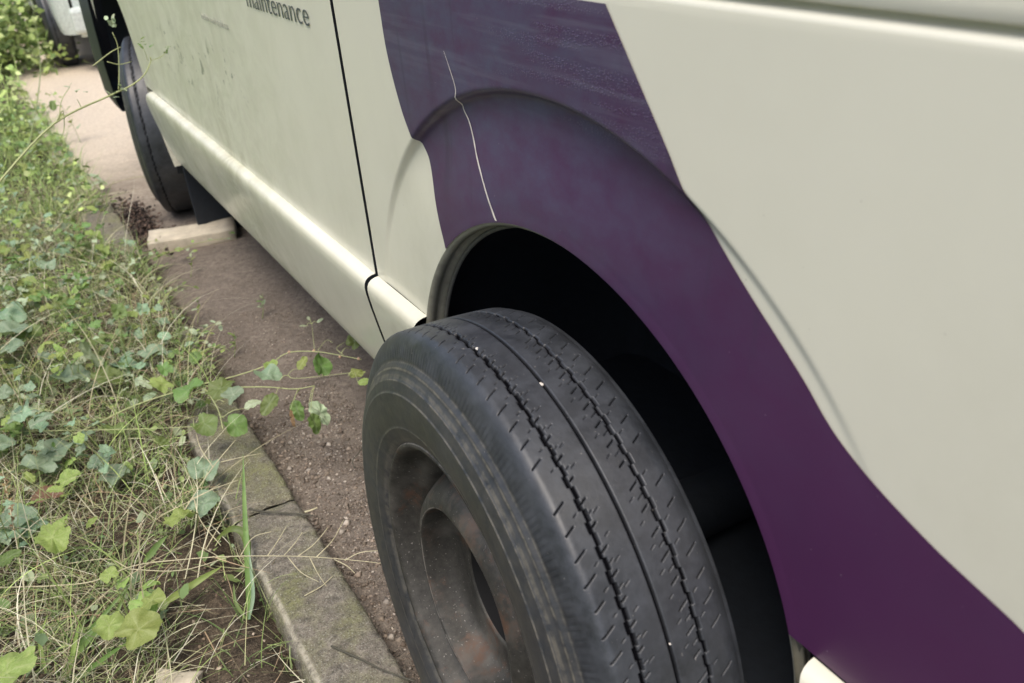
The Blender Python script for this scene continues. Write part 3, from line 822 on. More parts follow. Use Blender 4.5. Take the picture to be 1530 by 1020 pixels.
# ------------------------------------------------------------------ a second vehicle parked ahead
def build_car():
    c0 = Vector((.95, 8.6, gz(8.6))); car = empty('parked_car', c0)
    tag(car, 'pale van parked further ahead, only its rear corner and wheel in view', 'van')
    # body as swept side profile (y along, z up), with rounded tuck-under
    prof = [(0, .32), (-.02, .45), (-.02, .85), (.0, 1.05), (.08, 1.6), (.22, 1.78)]
    n = 60; V = []
    ysb = np.linspace(-1.95, 2.2, n)
    for y in ysb:
        for (x, z) in prof:
            e = max(0, (-1.80 - y) / .15); X = x + .10 * e * e - .80
            zb = z
            for wy in (-1.22, 1.45):
                d = .36 ** 2 - (y - wy) ** 2
                if d > 0 and z < .7: zb = max(z, .33 + math.sqrt(d))
            V.append((X, y, zb))
    link('body', mesh('body', V, grid_faces(n, len(prof))), M['whitep'], car)
    for s in (-1,):
        V = [(-.70, -1.95, .30), (.75, -1.95, .30), (.75, -1.95, 1.05), (.60, -1.9, 1.78), (-.58, -1.9, 1.78), (-.70, -1.95, 1.05)]
        link('tailgate', mesh('tailgate', V, [tuple(range(6))], False), M['whitep'], car)
    V = [(-.58, -1.9, 1.78), (.60, -1.9, 1.78), (.6, 1.3, 1.78), (-.58, 1.3, 1.78)]
    link('roof', mesh('roof', V, [(0, 1, 2, 3)], False), M['whitep'], car)
    V = [(.80, -1.95, .3), (.80, 2.2, .3), (.8, 2.2, 1.0), (.60, 1.3, 1.78), (.60, -1.9, 1.78), (.8, -1.95, 1.0)]
    link('far_side', mesh('far_side', V, [tuple(range(6))], False), M['whitep'], car)
    V = [(-.58, 1.3, 1.78), (.6, 1.3, 1.78), (.78, 2.2, 1.0), (-.78, 2.2, 1.0)]
    link('windscreen', mesh('windscreen', V, [(0, 1, 2, 3)], False), M['glass'], car)
    V = [(-.78, 2.2, 1.0), (.78, 2.2, 1.0), (.78, 2.25, .3), (-.78, 2.25, .3)]
    link('nose', mesh('nose', V, [(0, 1, 2, 3)], False), M['whitep'], car)
    V = [(-.70, -1.9, .31), (.75, -1.9, .31), (.75, 2.2, .31), (-.70, 2.2, .31)]
    link('floor_pan', mesh('floor_pan', V, [(0, 1, 2, 3)], False), M['liner'], car)
    box('tail_lamp', (-.70, -1.94, .95), (.10, .05, .30), M['lampred'], car, .01)
    box('rear_bumper', (0, -1.98, .42), (1.48, .10, .18), M['whitep'], car, .03)
    box('sill_trim', (-.815, -.1, .34), (.03, 1.9, .035), M['silver'], car, .008)
    V, F = revolve(RIMP, 48)
    wm = mesh('wheel', V, F)
    for (x, y, r) in ((-.80, -1.22, 0), (-.74, 1.45, 0), (.74, -1.22, math.pi), (.74, 1.45, math.pi)):
        w_ = link('wheel', wm, M['rim'], car); w_.location = (x, y, .33); w_.rotation_euler = (0, 0, r)
        link('tyre', tyre_lo, M['rubber2'], w_)
build_car()

# ------------------------------------------------------------------ strands, grasses and litter (stuff)
def strands(name, base, az, el, length, droop, width, cols, seg=5, mat=None, twist=None):
    n = len(base); t = np.linspace(0, 1, seg + 1)
    P = np.zeros((n, seg + 1, 3)); p = base.copy(); e = el.copy()
    curl = RNG.normal(0, .25, n)
    a = az.copy()
    for k in range(seg + 1):
        P[:, k] = p
        st = (length / seg)[:, None] * np.stack([np.cos(e) * np.cos(a), np.cos(e) * np.sin(a), np.sin(e)], -1)
        p = p + st; e = e - droop / seg; a = a + curl / seg * 2
    side = np.stack([-np.sin(az), np.cos(az), RNG.normal(0, .4, n)], -1); side /= np.linalg.norm(side, axis=1)[:, None]
    wd = width[:, None] * (1 - .85 * t[None, :] ** 1.6)
    L = P - side[:, None] * wd[..., None] / 2; Rr = P + side[:, None] * wd[..., None] / 2
    V = np.stack([L, Rr], 2).reshape(-1, 3)
    k = np.arange(seg); b0 = (np.arange(n) * (seg + 1) * 2)[:, None]
    F = np.stack([b0 + 2 * k, b0 + 2 * k + 1, b0 + 2 * k + 3, b0 + 2 * k + 2], -1).reshape(-1, 4)
    C = np.repeat(cols, (seg + 1) * 2, 0)
    return V, F, C

def gzv(x, y):
    i = np.clip(np.searchsorted(xs, x), 1, len(xs) - 1); j = np.clip(np.searchsorted(ys, y), 1, len(ys) - 1); return GZ[i, j]

def verge_points(n, x0, x1, y0, y1, spill=.0, clump=0.5, fs=4.0, thr=-.15, seed=0):
    out = []
    while len(out) < n:
        x = random.uniform(x0, x1); y = random.uniform(y0, y1)
        edge = -.335
        if spill: edge = -.325 + (.80 * float(spill_at(y)) if y < 2.75 else spill + (.10 if y < 4.6 else .02)) + .035 * noise.noise(Vector((y * 6, 1, seed)))
        if y > 3.6: edge += .055 * (y - 3.6)
        if x > edge: continue
        if x > -.5 and x < -.335 and y < .70 and random.random() > .2: continue
        nn = noise.noise(Vector((x * fs, y * fs, seed + .5)))
        if nn < thr and random.random() < clump: continue
        out.append((x, y))
    a = np.array(out); return a[:, 0], a[:, 1]

def pal(cols, n, jit=.15):
    c = np.array(cols)[RNG.integers(0, len(cols), n)]
    return np.clip(c * (1 + RNG.normal(0, jit, (n, 1))), 0.01, .9)

def add_strands(name, label, cat, sets):
    Vs, Fs, Cs = [], [], []; o = 0
    for s in sets:
        V, F, C = s; Vs.append(V); Fs.append(F + o); Cs.append(C); o += len(V)
    ob = link(name, mesh(name, np.concatenate(Vs), np.concatenate(Fs), True, np.concatenate(Cs)), M['strands'])
    tag(ob, label, cat, kind='stuff'); return ob

def make_set(n, x0, x1, y0, y1, ln, el, droop, wd, cols, spill=0, thr=-.15, clump=.6, fs=4, seg=5, seed=0, lift=.0):
    x, y = verge_points(n, x0, x1, y0, y1, spill, clump, fs, thr, seed)
    z = gzv(x, y) + np.where((x > -.335) & (y < 3), .012, 0) + RNG.random(n) * lift
    return strands('s', np.stack([x, y, z], -1), RNG.random(n) * 6.283, np.radians(RNG.uniform(el[0], el[1], n)), RNG.uniform(ln[0], ln[1], n) * (1 + .0 * x),
                   RNG.uniform(droop[0], droop[1], n), RNG.uniform(wd[0], wd[1], n), pal(cols, n), seg)
STRAW = [(.48, .45, .30), (.58, .55, .38), (.36, .32, .20), (.66, .63, .48), (.26, .21, .13), (.42, .41, .22), (.40, .29, .18), (.36, .40, .18)]
GREEN = [(.18, .26, .08), (.26, .35, .11), (.13, .20, .065), (.33, .41, .15), (.24, .30, .13)]
LIME = [(.42, .53, .17), (.34, .46, .14), (.52, .60, .26), (.26, .38, .11)]
add_strands('dry_grass', 'matted straw-coloured dead grass covering the verge', 'dry grass', [
    make_set(13000, -1.3, -.22, .25, 3.4, (.04, .16), (-5, 35), (0, .9), (.0008, .0020), STRAW, spill=.13, lift=.03, seed=1),
    make_set(2400, -1.3, -.2, .25, 3.4, (.10, .26), (20, 75), (.4, 1.8), (.0009, .0018), STRAW, spill=.12, seed=2),
    make_set(3000, -3.2, -.6, -.5, 8, (.10, .3), (10, 70), (.3, 1.6), (.002, .004), STRAW, seed=9)])
add_strands('loose_stalks', 'long loose straw-coloured and green stalks leaning through the weeds', 'stalks', [
    make_set(420, -1.2, -.22, .4, 3.0, (.14, .34), (15, 75), (.3, 1.5), (.0018, .0032), STRAW[:4], spill=.10, seed=21, seg=8),
    make_set(420, -1.2, -.22, .4, 3.0, (.10, .28), (35, 85), (.2, 1.2), (.0018, .0036), GREEN + LIME[:2], spill=.10, seed=22, seg=8)])
add_strands('green_grass', 'fine green grass blades growing through the dead thatch', 'grass', [
    make_set(9500, -1.3, -.2, .3, 3.2, (.04, .13), (20, 80), (.3, 1.6), (.0012, .0032), GREEN, spill=.10, thr=-.05, clump=.7, fs=6, seed=3),
    make_set(5200, -1.6, -.2, 2.9, 5.2, (.06, .20), (30, 85), (.3, 1.6), (.002, .005), LIME + GREEN[:2], spill=.10, seed=4),
    make_set(5000, -4.0, -.25, 5.0, 12, (.10, .34), (40, 85), (.3, 1.4), (.004, .010), LIME, seed=5),
    make_set(4000, -4.0, -.9, -1.5, 5, (.08, .24), (30, 80), (.3, 1.6), (.003, .006), GREEN, seed=6)])

# small ground leaves as single faces with a fold
def leaflets(n, x0, x1, y0, y1, size, hgt, cols, spill=.1, thr=-.1, fs=5, seed=0, clump=.8):
    x, y = verge_points(n, x0, x1, y0, y1, spill, clump, fs, thr, seed)
    z = gzv(x, y) + np.where((x > -.335) & (y < 3), .012, 0) + RNG.uniform(hgt[0], hgt[1], n) * RNG.random(n)
    s = RNG.uniform(size[0], size[1], n); a = RNG.random(n) * 6.283; ti = RNG.normal(0, .45, n); tj = RNG.normal(0, .45, n)
    f = np.stack([np.cos(a), np.sin(a), np.sin(ti)], -1); r = np.stack([-np.sin(a), np.cos(a), np.sin(tj)], -1)
    c = np.stack([x, y, z], -1); up = np.array([0, 0, 1.])
    asp = RNG.uniform(.35, .62, n)[:, None]
    pts = [c - f * s[:, None] * .5, c - f * s[:, None] * .12 + r * s[:, None] * asp + up * s[:, None] * .12, c + f * s[:, None] * .25 + r * s[:, None] * asp * .7 + up * s[:, None] * .1, c + f * s[:, None] * .55,
           c + f * s[:, None] * .25 - r * s[:, None] * asp * .7 + up * s[:, None] * .1, c - f * s[:, None] * .12 - r * s[:, None] * asp + up * s[:, None] * .12]
    V = np.stack(pts, 1).reshape(-1, 3); b = np.arange(n) * 6
    F = np.concatenate([np.stack([b, b + 1, b + 2, b + 3], -1), np.stack([b, b + 3, b + 4, b + 5], -1)])
    return V, F, np.repeat(pal(cols, n, .2), 6, 0)
BLUEG = [(.19, .28, .14), (.28, .37, .20), (.16, .24, .09), (.26, .33, .12), (.38, .44, .27)]
add_strands('ground_cover', 'small rounded green leaves of creeping ground cover', 'ground cover', [
    leaflets(4600, -1.3, -.2, .45, 3.0, (.005, .013), (0, .035), BLUEG + GREEN, seed=11),
    leaflets(500, -.95, -.25, .45, 2.4, (.014, .026), (.01, .06), BLUEG, seed=12, thr=.1),
    leaflets(5200, -1.8, -.2, 2.8, 5.6, (.012, .030), (0, .14), LIME + BLUEG[:2], seed=13, spill=.10),
    leaflets(7000, -4.5, -.25, 5.2, 12, (.03, .06), (0, .35), LIME, seed=14)])

# crumbs, gravel and leaf litter
def pebble_field(name, label, cat, sets, hard=True):
    Vs, Fs, Cs = [], [], []; o = 0
    base = np.array([(1, 0, 0), (-1, 0, 0), (0, 1, 0), (0, -1, 0), (0, 0, 1), (0, 0, -1)], float)
    tri = np.array([(0, 2, 4), (2, 1, 4), (1, 3, 4), (3, 0, 4), (2, 0, 5), (1, 2, 5), (3, 1, 5), (0, 3, 5)])
    for (pts, size, cols) in sets:
        n = len(pts); s = RNG.uniform(.35, 1, n) ** 2 * size
        B = base[None] * (1 + RNG.normal(0, .25, (n, 6, 3))) + RNG.normal(0, .18, (n, 6, 3))
        B *= s[:, None, None]; B[..., 2] *= .65
        V = (B + pts[:, None, :]).reshape(-1, 3); F = (tri[None] + (np.arange(n) * 6)[:, None, None]).reshape(-1, 3)
        Vs.append(V); Fs.append(F + o); Cs.append(np.repeat(pal(cols, n, .2), 6, 0)); o += len(V)
    ob = link(name, mesh(name, np.concatenate(Vs), np.concatenate(Fs), False, np.concatenate(Cs)), M['pebb'])
    tag(ob, label, cat, kind='stuff')
def pts_in(n, x0, x1, y0, y1, lift=.001, centre=None, sig=None):
    if centre: x = RNG.normal(centre[0], sig[0], n); y = RNG.normal(centre[1], sig[1], n)
    else: x = RNG.uniform(x0, x1, n); y = RNG.uniform(y0, y1, n)
    return np.stack([x, y, gzv(x, y) + lift], -1)
STONE = [(.21, .17, .13), (.29, .24, .19), (.14, .11, .085), (.42, .37, .31), (.25, .20, .155)]
pebble_field('gravel', 'reddish brown crumbs and tiny stones scattered over the dirt strip', 'gravel', [
    (pts_in(7500, -.19, .05, .2, 1.15), .0036, STONE), (pts_in(420, -.19, .0, .25, 1.15), .0078, STONE[:3] + [STONE[4]]), (pts_in(40, -.18, -.03, .3, 1.0), .010, [STONE[3]]), (pts_in(1800, -.19, .1, 1.15, 1.7), .003, STONE), (pts_in(900, -.19, .4, 1.1, 2.6), .003, STONE),
    (pts_in(1600, -.9, -.34, .25, 1.2, .003), .005, [(.14, .10, .07), (.24, .18, .12), (.09, .065, .05), (.33, .27, .2)])])
lc = at(205, 335, .02)
pebble_field('leaf_litter', 'dark heap of leaf litter and crumbs beside the front wheel', 'leaf litter', [
    (np.stack([RNG.normal(lc.x, .035, 1500), RNG.normal(lc.y, .16, 1500), lc.z + np.abs(RNG.normal(0, .014, 1500))], -1), .009, [(.05, .035, .028), (.09, .06, .045), (.16, .11, .085), (.035, .028, .024)])])

# ------------------------------------------------------------------ leaves
def leaf_mesh(kind, mat, seed=0):
    rnd = random.Random(seed); na, nr = 48, 6; V = []; C = []
    def outline(a):   # a = 0 at tip (+Y), pi at base
        if kind == 'mallow':
            r = .5 * (1 + .05 * math.cos(5 * a) + .02 * math.cos(17 * a + 1) + .012 * math.cos(29 * a)); r *= 1 - .38 * math.exp(-((abs(a) - math.pi) / .28) ** 2)
            return r, .95
        if kind == 'lobed':
            r = .5 * (1 + .085 * math.cos(7 * a) + .035 * math.cos(23 * a)); r *= 1 - .25 * math.exp(-((abs(a) - math.pi) / .4) ** 2)
            return r, .72
        if kind == 'ovate':
            r = .5 * (1 + .04 * math.cos(22 * a)); return r, .56 + .10 * (math.cos(a) < 0)
        r = .5; return r, .24
    cx = 0.0
    V.append((0, .5, 0)); C.append((1, 1, 1))
    for k in range(1, nr + 1):
        q = k / nr
        for i in range(na):
            a = -math.pi + 2 * math.pi * i / na
            r, asp = outline(a)
            x = math.sin(a) * r * q * 2 * asp * .5 * (1 if kind != 'lance' else 1); y = .5 + math.cos(a) * r * q
            nv_ = {'mallow': 5, 'lobed': 7}.get(kind, 9)
            vein = max(0, math.cos(a * nv_)) ** 6 if kind in ('mallow', 'lobed') else max(0, 1 - abs(x) * 14)
            z = .10 * abs(x) * 2 - .10 * (y - .4) ** 2 * 2 + .020 * math.cos(a * nv_ + .5) * q + .03 * rnd.uniform(-1, 1) * q * q
            if kind in ('mallow', 'lobed'): z += .085 * q * q * math.cos(3 * a + seed) + .05 * q ** 3 * math.cos(2 * a + seed * 1.7)
            z += .09 * noise.noise(Vector((x * 4, y * 4, seed))) + .03 * noise.noise(Vector((x * 12, y * 12, seed)))
            V.append((x * 1.0, y, z)); C.append((vein * (1 - .5 * q),) * 3)
    F = [(0, 1 + i, 1 + (i + 1) % na) for i in range(na)]
    for k in range(nr - 1):
        for i in range(na):
            F.append((1 + k * na + i, 1 + (k + 1) * na + i, 1 + (k + 1) * na + (i + 1) % na, 1 + k * na + (i + 1) % na))
    me = mesh('leaf', V, F, True, np.array(C)); me.materials.append(M[mat]); return me
LM = {}
def leaf_me(kind, mat, var=0):
    k = (kind, mat, var)
    if k not in LM: LM[k] = leaf_mesh(kind, mat, var * 3 + len(LM))
    return LM[k]

def add_leaf(parent, pos, size, az=0., tilt=0., roll=0., kind='mallow', mat='lf_mid', var=0, name='leaf'):
    """pos is where the petiole meets the blade; az heading of the tip, tilt > 0 lifts the tip"""
    o = bpy.data.objects.new(name, leaf_me(kind, mat, var)); COL.objects.link(o); o.parent = parent
    R = Matrix.Rotation(az - math.pi / 2, 4, 'Z') @ Matrix.Rotation(tilt, 4, 'X') @ Matrix.Rotation(roll, 4, 'Y')
    o.matrix_local = Matrix.Translation(Vector(pos) - parent.location) @ R @ Matrix.Scale(size, 4)
    return o

def add_stems(parent, paths, mat, name='stem', n=5):
    """paths: list of (points, r0, r1) in world space"""
    geo = []
    for pts, r0, r1 in paths:
        sp = smooth_path(pts, 5) if len(pts) > 2 else [Vector(p) for p in pts]
        geo.append(tube_geo([p - parent.location for p in sp], [r0 + (r1 - r0) * i / (len(sp) - 1) for i in range(len(sp))], n))
    V, F = join_geo(geo); return link(name, mesh(name, V, F), M[mat] if isinstance(mat, str) else mat, parent)

def blade(parent, pts, w0, mat, name='blade', facing=None):
    """flat grass blade along world points with a folded keel"""
    sp = smooth_path(pts, 8); V = []; n = len(sp)
    f = Vector(facing) if facing else None
    for i, p in enumerate(sp):
        t = (sp[min(i + 1, n - 1)] - sp[max(i - 1, 0)]).normalized()
        s = t.cross(f if f else (CAM_O - p).normalized()).normalized(); q = i / (n - 1)
        ww = w0 * min(1, .45 + 2 * q) * (1 - q ** 3) + .0004
        k = t.cross(s) * ww * .22
        for d, kk in ((-1, 0), (0, 1), (1, 0)): V.append(p - parent.location + s * ww * .5 * d + k * kk)
    return link(name, mesh(name, V, grid_faces(n, 3)), M[mat], parent)

def gpt(px, py): return at(px, py, .05 if at(px, py, .05).x < -.2 else 0)

# ---- hero plants, each standing where the photograph shows it
def plant(name, base, label, cat, group=None):
    o = empty(name, base); tag(o, label, cat, group); return o

# 1 dry flower stalk reaching across the kerb to the tyre
s1 = plant('seed_stalk', at(-60, 905, .06), 'long bare straw-coloured seed stalk reaching sideways over the kerb to the tyre', 'dry stalk')
H1 = lambda px, py: at(px, py, .09 + .09 * px / 575)
main = [H1(-60, 888), H1(0, 878), H1(80, 875), H1(140, 868), H1(200, 845), H1(270, 836), H1(345, 831), H1(450, 831), H1(530, 837), H1(575, 842)]
br = [(main, .0014, .0005)]
for pts in ([(360, 829), (378, 803), (405, 794)], [(400, 830), (415, 808), (428, 786)], [(425, 829), (440, 812), (452, 795)], [(445, 831), (470, 812), (490, 788)], [(473, 832), (497, 807), (514, 776)],
            [(515, 837), (540, 825), (578, 822)], [(430, 832), (450, 855), (476, 869)], [(463, 833), (474, 855), (487, 875)], [(500, 836), (518, 845), (530, 856)], [(190, 850), (270, 852), (345, 831)], [(190, 848), (160, 835), (100, 842)]):
    br.append(([H1(*p) for p in pts], .0009, .0006))
add_stems(s1, br, 'straw')

# 2 forked straw twig
s2 = plant('dry_twig', at(280, 760, .05), 'small forked straw twig standing in the dead grass beside a green blade', 'twig')
H2 = lambda px, py: at(px, py, .10 + .05 * (760 - py) / 100)
add_stems(s2, [([H2(268, 775), H2(285, 747), H2(318, 698), H2(352, 657)], .0013, .0008), ([H2(330, 690), H2(360, 683), H2(390, 677)], .0010, .0005), ([H2(318, 697), H2(300, 670), H2(293, 648)], .0011, .0007),
               ([H2(287, 745), H2(320, 730), H2(356, 717)], .001, .0006), ([H2(290, 745), H2(300, 778), H2(330, 815)], .0011, .0008), ([H2(308, 820), H2(325, 790), H2(342, 763)], .001, .0006),
               ([H2(232, 708), H2(246, 738), H2(262, 762)], .0011, .0007), ([H2(240, 770), H2(300, 740), H2(330, 722)], .0009, .0005)], 'straw')

# 3 long creeping stem with leaves hanging by the tyre
s3 = plant('creeping_weed', at(150, 625, .05), 'creeping weed whose long stem carries leaves out over the dirt towards the sill', 'weed')
H3 = lambda px, py, k=1: at(px, py, .10 + .08 * px / 540)
v3 = [(60, 668), (130, 640), (200, 606), (290, 577), (350, 562), (400, 545), (430, 527), (470, 525), (510, 531), (540, 537)]
p3 = [([H3(*p) for p in v3], .0019, .0009)]
p3.append(([H3(300, 576), H3(350, 578), H3(400, 578), H3(440, 581), H3(470, 576)], .0016, .001))
p3.append(([H3(0, 645), H3(90, 643), H3(200, 641), H3(290, 637)], .0012, .0008))
p3.append(([H3(470, 524), H3(468, 505), H3(466, 484)], .0008, .0005)); p3.append(([H3(475, 523), H3(488, 508), H3(497, 512)], .0007, .0005)); p3.append(([H3(513, 530), H3(503, 520), H3(515, 511)], .0008, .0006))
p3.append(([H3(303, 575), H3(325, 610), H3(333, 640)], .0014, .001)); p3.append(([H3(430, 560), H3(445, 565), H3(530, 556)], .0009, .0005))
add_stems(s3, p3, 'rstem')
for (px, py, sz, a, ti, ro, kd, mt) in [(462, 602, .040, -.6, -1.0, .3, 'ovate', 'lf_pale'), (482, 563, .034, 1.2, .9, .9, 'mallow', 'lf_mid'), (418, 568, .040, 2.2, .3, .2, 'mallow', 'lf_blue'), (412, 588, .034, 3.6, -.5, -.4, 'ovate', 'lf_mid'),
                                        (440, 598, .030, -1.6, -1.2, .5, 'ovate', 'lf_mid'), (464, 618, .030, -1.2, -1.3, 0, 'ovate', 'lf_mid'), (434, 612, .024, -1.8, -1.2, .4, 'lance', 'lf_dry'), (446, 552, .022, .4, .6, .3, 'ovate', 'lf_yel'),
                                        (520, 562, .030, -.3, .1, .3, 'lobed', 'lf_yel'), (535, 572, .026, -.4, .0, .3, 'ovate', 'lf_yel'), (522, 520, .034, .4, .4, .5, 'mallow', 'lf_mid'), (400, 555, .026, .9, .2, .2, 'lobed', 'lf_yel'),
                                        (458, 487, .014, 2.8, .2, 0, 'ovate', 'lf_pale'), (474, 482, .016, .3, .2, 0, 'ovate', 'lf_pale'), (462, 478, .011, 1.5, .4, 0, 'ovate', 'lf_pale'),
                                        (255, 585, .040, 2.0, .3, .2, 'lobed', 'lf_yel'), (275, 600, .046, 1.0, .2, -.3, 'mallow', 'lf_mid'), (310, 595, .044, .3, .2, .2, 'lobed', 'lf_mid'), (335, 600, .030, .2, .3, .2, 'mallow', 'lf_blue'),
                                        (290, 625, .036, -1, -.3, .2, 'mallow', 'lf_mid'), (335, 625, .034, -.8, -.6, .2, 'mallow', 'lf_mid'), (365, 610, .024, .1, .1, .2, 'ovate', 'lf_pale'), (255, 560, .03, 1.9, .4, .1, 'lobed', 'lf_mid')]:
    add_leaf(s3, H3(px, py), sz * (1.55 if px < 500 and py > 545 else 1.2), a, ti, ro, kd, mt, var=int(px) % 2)
nodes3 = [q for pp in p3 for q in smooth_path(pp[0], 4)]; pet = []
for ch in [c for c in s3.children if c.name.startswith('leaf')]:
    q = ch.location + s3.location; n_ = min(nodes3, key=lambda v: (v - q).length)
    if .004 < (n_ - q).length < .12: pet.append(([n_, n_.lerp(q, .5) + Vector((0, 0, .006)), q], .0009, .0006))
for pp in pet: add_stems(s3, [pp], 'rstem', name='petiole')
for (px, py) in ((432, 526), (508, 533), (469, 524), (536, 536)):
    q = H3(px, py); V, F = tube_geo([q - s3.location + Vector((0, 0, z)) for z in (-.004, -.002, .0, .002, .004)], [.0005, .003, .0036, .003, .0005], 7)
    link('bud', mesh('bud', V, F), M['bud'], s3)

# 4 tall stalk whose forks stand in front of the front wheel
s4 = plant('flowering_weed', at(-30, 590, .06), 'thin forked flowering weed stalk leaning across in front of the front tyre', 'weed')
def ony(px, py, y):
    d = CAM_R @ Vector(((px - 765) / CAM_F, -(py - 510) / CAM_F, -1)); return CAM_O + d * ((y - CAM_O.y) / d.y)
H4 = lambda px, py: ony(px, py, 1.45 + .0006 * px)
p4 = [([at(-30, 590, .05), H4(-45, 330), H4(0, 270), H4(80, 185), H4(165, 142), H4(195, 128), H4(215, 112), H4(225, 92), H4(224, 85)], .0030, .0013),
      ([H4(177, 134), H4(178, 110), H4(176, 70), H4(168, 48)], .0015, .001), ([H4(139, 98), H4(165, 78), H4(180, 70)], .0013, .0009), ([H4(160, 92), H4(178, 96), H4(196, 92)], .0012, .0007), ([H4(221, 90), H4(217, 78), H4(213, 68)], .0009, .0006), ([H4(225, 90), H4(240, 85), H4(250, 76)], .0009, .0006),
      ([H4(85, 180), H4(94, 165), H4(96, 190), H4(92, 205)], .0014, .0009), ([H4(88, 180), H4(92, 150), H4(104, 130)], .0011, .0007), ([H4(122, 163), H4(119, 155), H4(115, 148)], .0012, .0006)]
add_stems(s4, p4, 'rstem')
for (px, py, n_) in ((166, 36, 9), (216, 66, 5), (251, 74, 4), (186, 130, 6), (165, 142, 3), (108, 132, 3), (126, 132, 2)):
    for k in range(n_):
        add_leaf(s4, H4(px + random.uniform(-7, 7), py + random.uniform(-7, 7)), random.uniform(.008, .016), random.uniform(0, 6.2), random.uniform(-.3, 1.2), 0, 'ovate', 'lf_pale' if px < 200 else 'lf_mid', name='floret')

# 5 dark upright stem at the far left, 6 arching dry stem
s5 = plant('tall_weed', at(40, 260, .05), 'tall single dark green stem rising at the upper left in front of bright greenery', 'weed')
H5 = lambda px, py: at(px, py, .20 + .2 * (210 - py) / 200)
add_stems(s5, [([H5(35, 250), H5(46, 205), H5(57, 140), H5(60, 90), H5(52, 30), H5(45, -10)], .0036, .0022), ([H5(60, 90), H5(40, 75), H5(0, 62)], .0022, .0012), ([H5(58, 110), H5(75, 90), H5(88, 82)], .002, .0012)], 'gstem')
for (px, py, sz, a, ti, ro, kd, mt) in [(5, 215, .085, 2.9, .1, .2, 'ovate', 'lf_blue'), (30, 232, .07, .1, .1, .1, 'ovate', 'lf_blue'), (80, 165, .055, 1.3, .9, .4, 'ovate', 'lf_mid'), (50, 60, .06, 1.6, .8, .1, 'ovate', 'lf_yel'), (57, 95, .055, 2.2, .7, 0, 'ovate', 'lf_yel'), (20, 30, .06, 2.6, .2, 0, 'ovate', 'lf_mid')]:
    add_leaf(s5, H5(px, py), sz, a, ti, ro, kd, mt)
s6 = plant('bent_stalk', at(90, 345, .05), 'dry arching stalk bending over the far end of the kerb towards the front wheel', 'dry stalk')
H6 = lambda px, py: at(px, py, .12)
add_stems(s6, [([H6(80, 345), H6(120, 305), H6(160, 278), H6(200, 265), H6(225, 264)], .0022, .0010), ([H6(120, 310), H6(160, 290), H6(200, 285)], .0014, .0008), ([H6(215, 258), H6(235, 262), H6(265, 260)], .0013, .0006), ([H6(240, 262), H6(248, 270), H6(255, 275)], .0008, .0005)], 'straw')

# 7 stem with small leaves crossing in front of the plank
s7 = plant('climbing_weed', at(110, 445, .05), 'slender weed stem lined with small pale leaves running up to the wooden plank', 'weed')
H7 = lambda px, py: at(px, py, .05)
add_stems(s7, [([H7(90, 445), H7(130, 425), H7(190, 398), H7(240, 382), H7(300, 362), H7(345, 355)], .0022, .0009), ([H7(228, 410), H7(238, 385), H7(250, 365)], .0012, .0008)], 'rstem')
for k in range(26):
    t = random.random(); px, py = 175 + 170 * t, 404 - 50 * t
    add_leaf(s7, H7(px + random.uniform(-6, 6), py + random.uniform(-9, 4)), random.uniform(.014, .026), random.uniform(0, 6.2), random.uniform(-.2, .6), random.uniform(-.4, .4), 'ovate', random.choice(['lf_pale', 'lf_mid', 'lf_yel']))
for i, (px, py) in enumerate(((285, 400), (392, 462), (350, 520), (295, 470))):
    u = plant('seedling', at(px, py + 14, .0), ['thin upright seedling standing by itself on the dirt in the far shade of the sill', 'tiny yellow-green seedling standing alone on bare dirt under the sill', 'small seedling at the dirt edge above the creeping stem', 'small weed at the edge of the dirt left of the bare ground'][i], 'weed')
    b_ = u.location; tp = at(px, py - 24, .07)
    add_stems(u, [([b_, (b_ + tp) / 2 + Vector((.003, 0, 0)), tp], .0011, .0006)], 'gstem')
    for k in range(7):
        add_leaf(u, b_ + (tp - b_) * random.uniform(.4, 1), random.uniform(.010, .02), random.uniform(0, 6.2), random.uniform(0, .8), 0, 'ovate', random.choice(['lf_mid', 'lf_yel', 'lf_pale']))

# 8 hero leaves on their own petioles
def leafy(px, py, h, sz, a, ti, ro, kd, mt, label, gp=None, stem='gstem', name='broad_leaf_weed', extra=()):
    base = at(*(gp or (px, py + 60)), .045); h += .04; sz *= 1.25
    u = plant(name, base, label, 'weed'); tip = at(px, py, h)
    R = Matrix.Rotation(a - math.pi / 2, 3, 'Z') @ Matrix.Rotation(ti, 3, 'X') @ Matrix.Rotation(ro, 3, 'Y')
    bp = tip - R @ Vector((0, .5 * sz, 0))
    paths = [([base, base.lerp(bp, .5) + Vector((.01, 0, .01)), bp], .0016, .001)]
    add_leaf(u, bp, sz, a, ti, ro, kd, mt)
    for (ex, ey, eh, es, ea, et, er, ek, em) in extra:
        eh += .045; es *= 1.4; q = at(ex, ey, eh); R2 = Matrix.Rotation(ea - math.pi / 2, 3, 'Z') @ Matrix.Rotation(et, 3, 'X') @ Matrix.Rotation(er, 3, 'Y'); b2 = q - R2 @ Vector((0, .5 * es, 0))
        paths.append(([base, base.lerp(b2, .5) + Vector((.0, .01, .012)), b2], .0014, .0009)); add_leaf(u, b2, es, ea, et, er, ek, em)
    add_stems(u, paths, stem)
leafy(207, 940, .11, .052, .35, .1, .25, 'mallow', 'lf_yel', 'single pale lime scalloped leaf on a stalk above bare soil near the kerb', (245, 1000))
leafy(78, 803, .10, .062, 1.75, .15, .1, 'lobed', 'lf_yel', 'upright lime-green lobed leaf with toothed edge in the dead grass', (85, 870))
leafy(10, 1005, .12, .070, .6, .1, .1, 'lobed', 'lf_yel', 'large toothed yellow-green leaf cut by the lower left corner', (-20, 1040))
leafy(268, 772, .08, .045, 3.4, .2, .2, 'lobed', 'lf_yel', 'small bright yellow-green jagged leaf beside the forked twig', (290, 800))
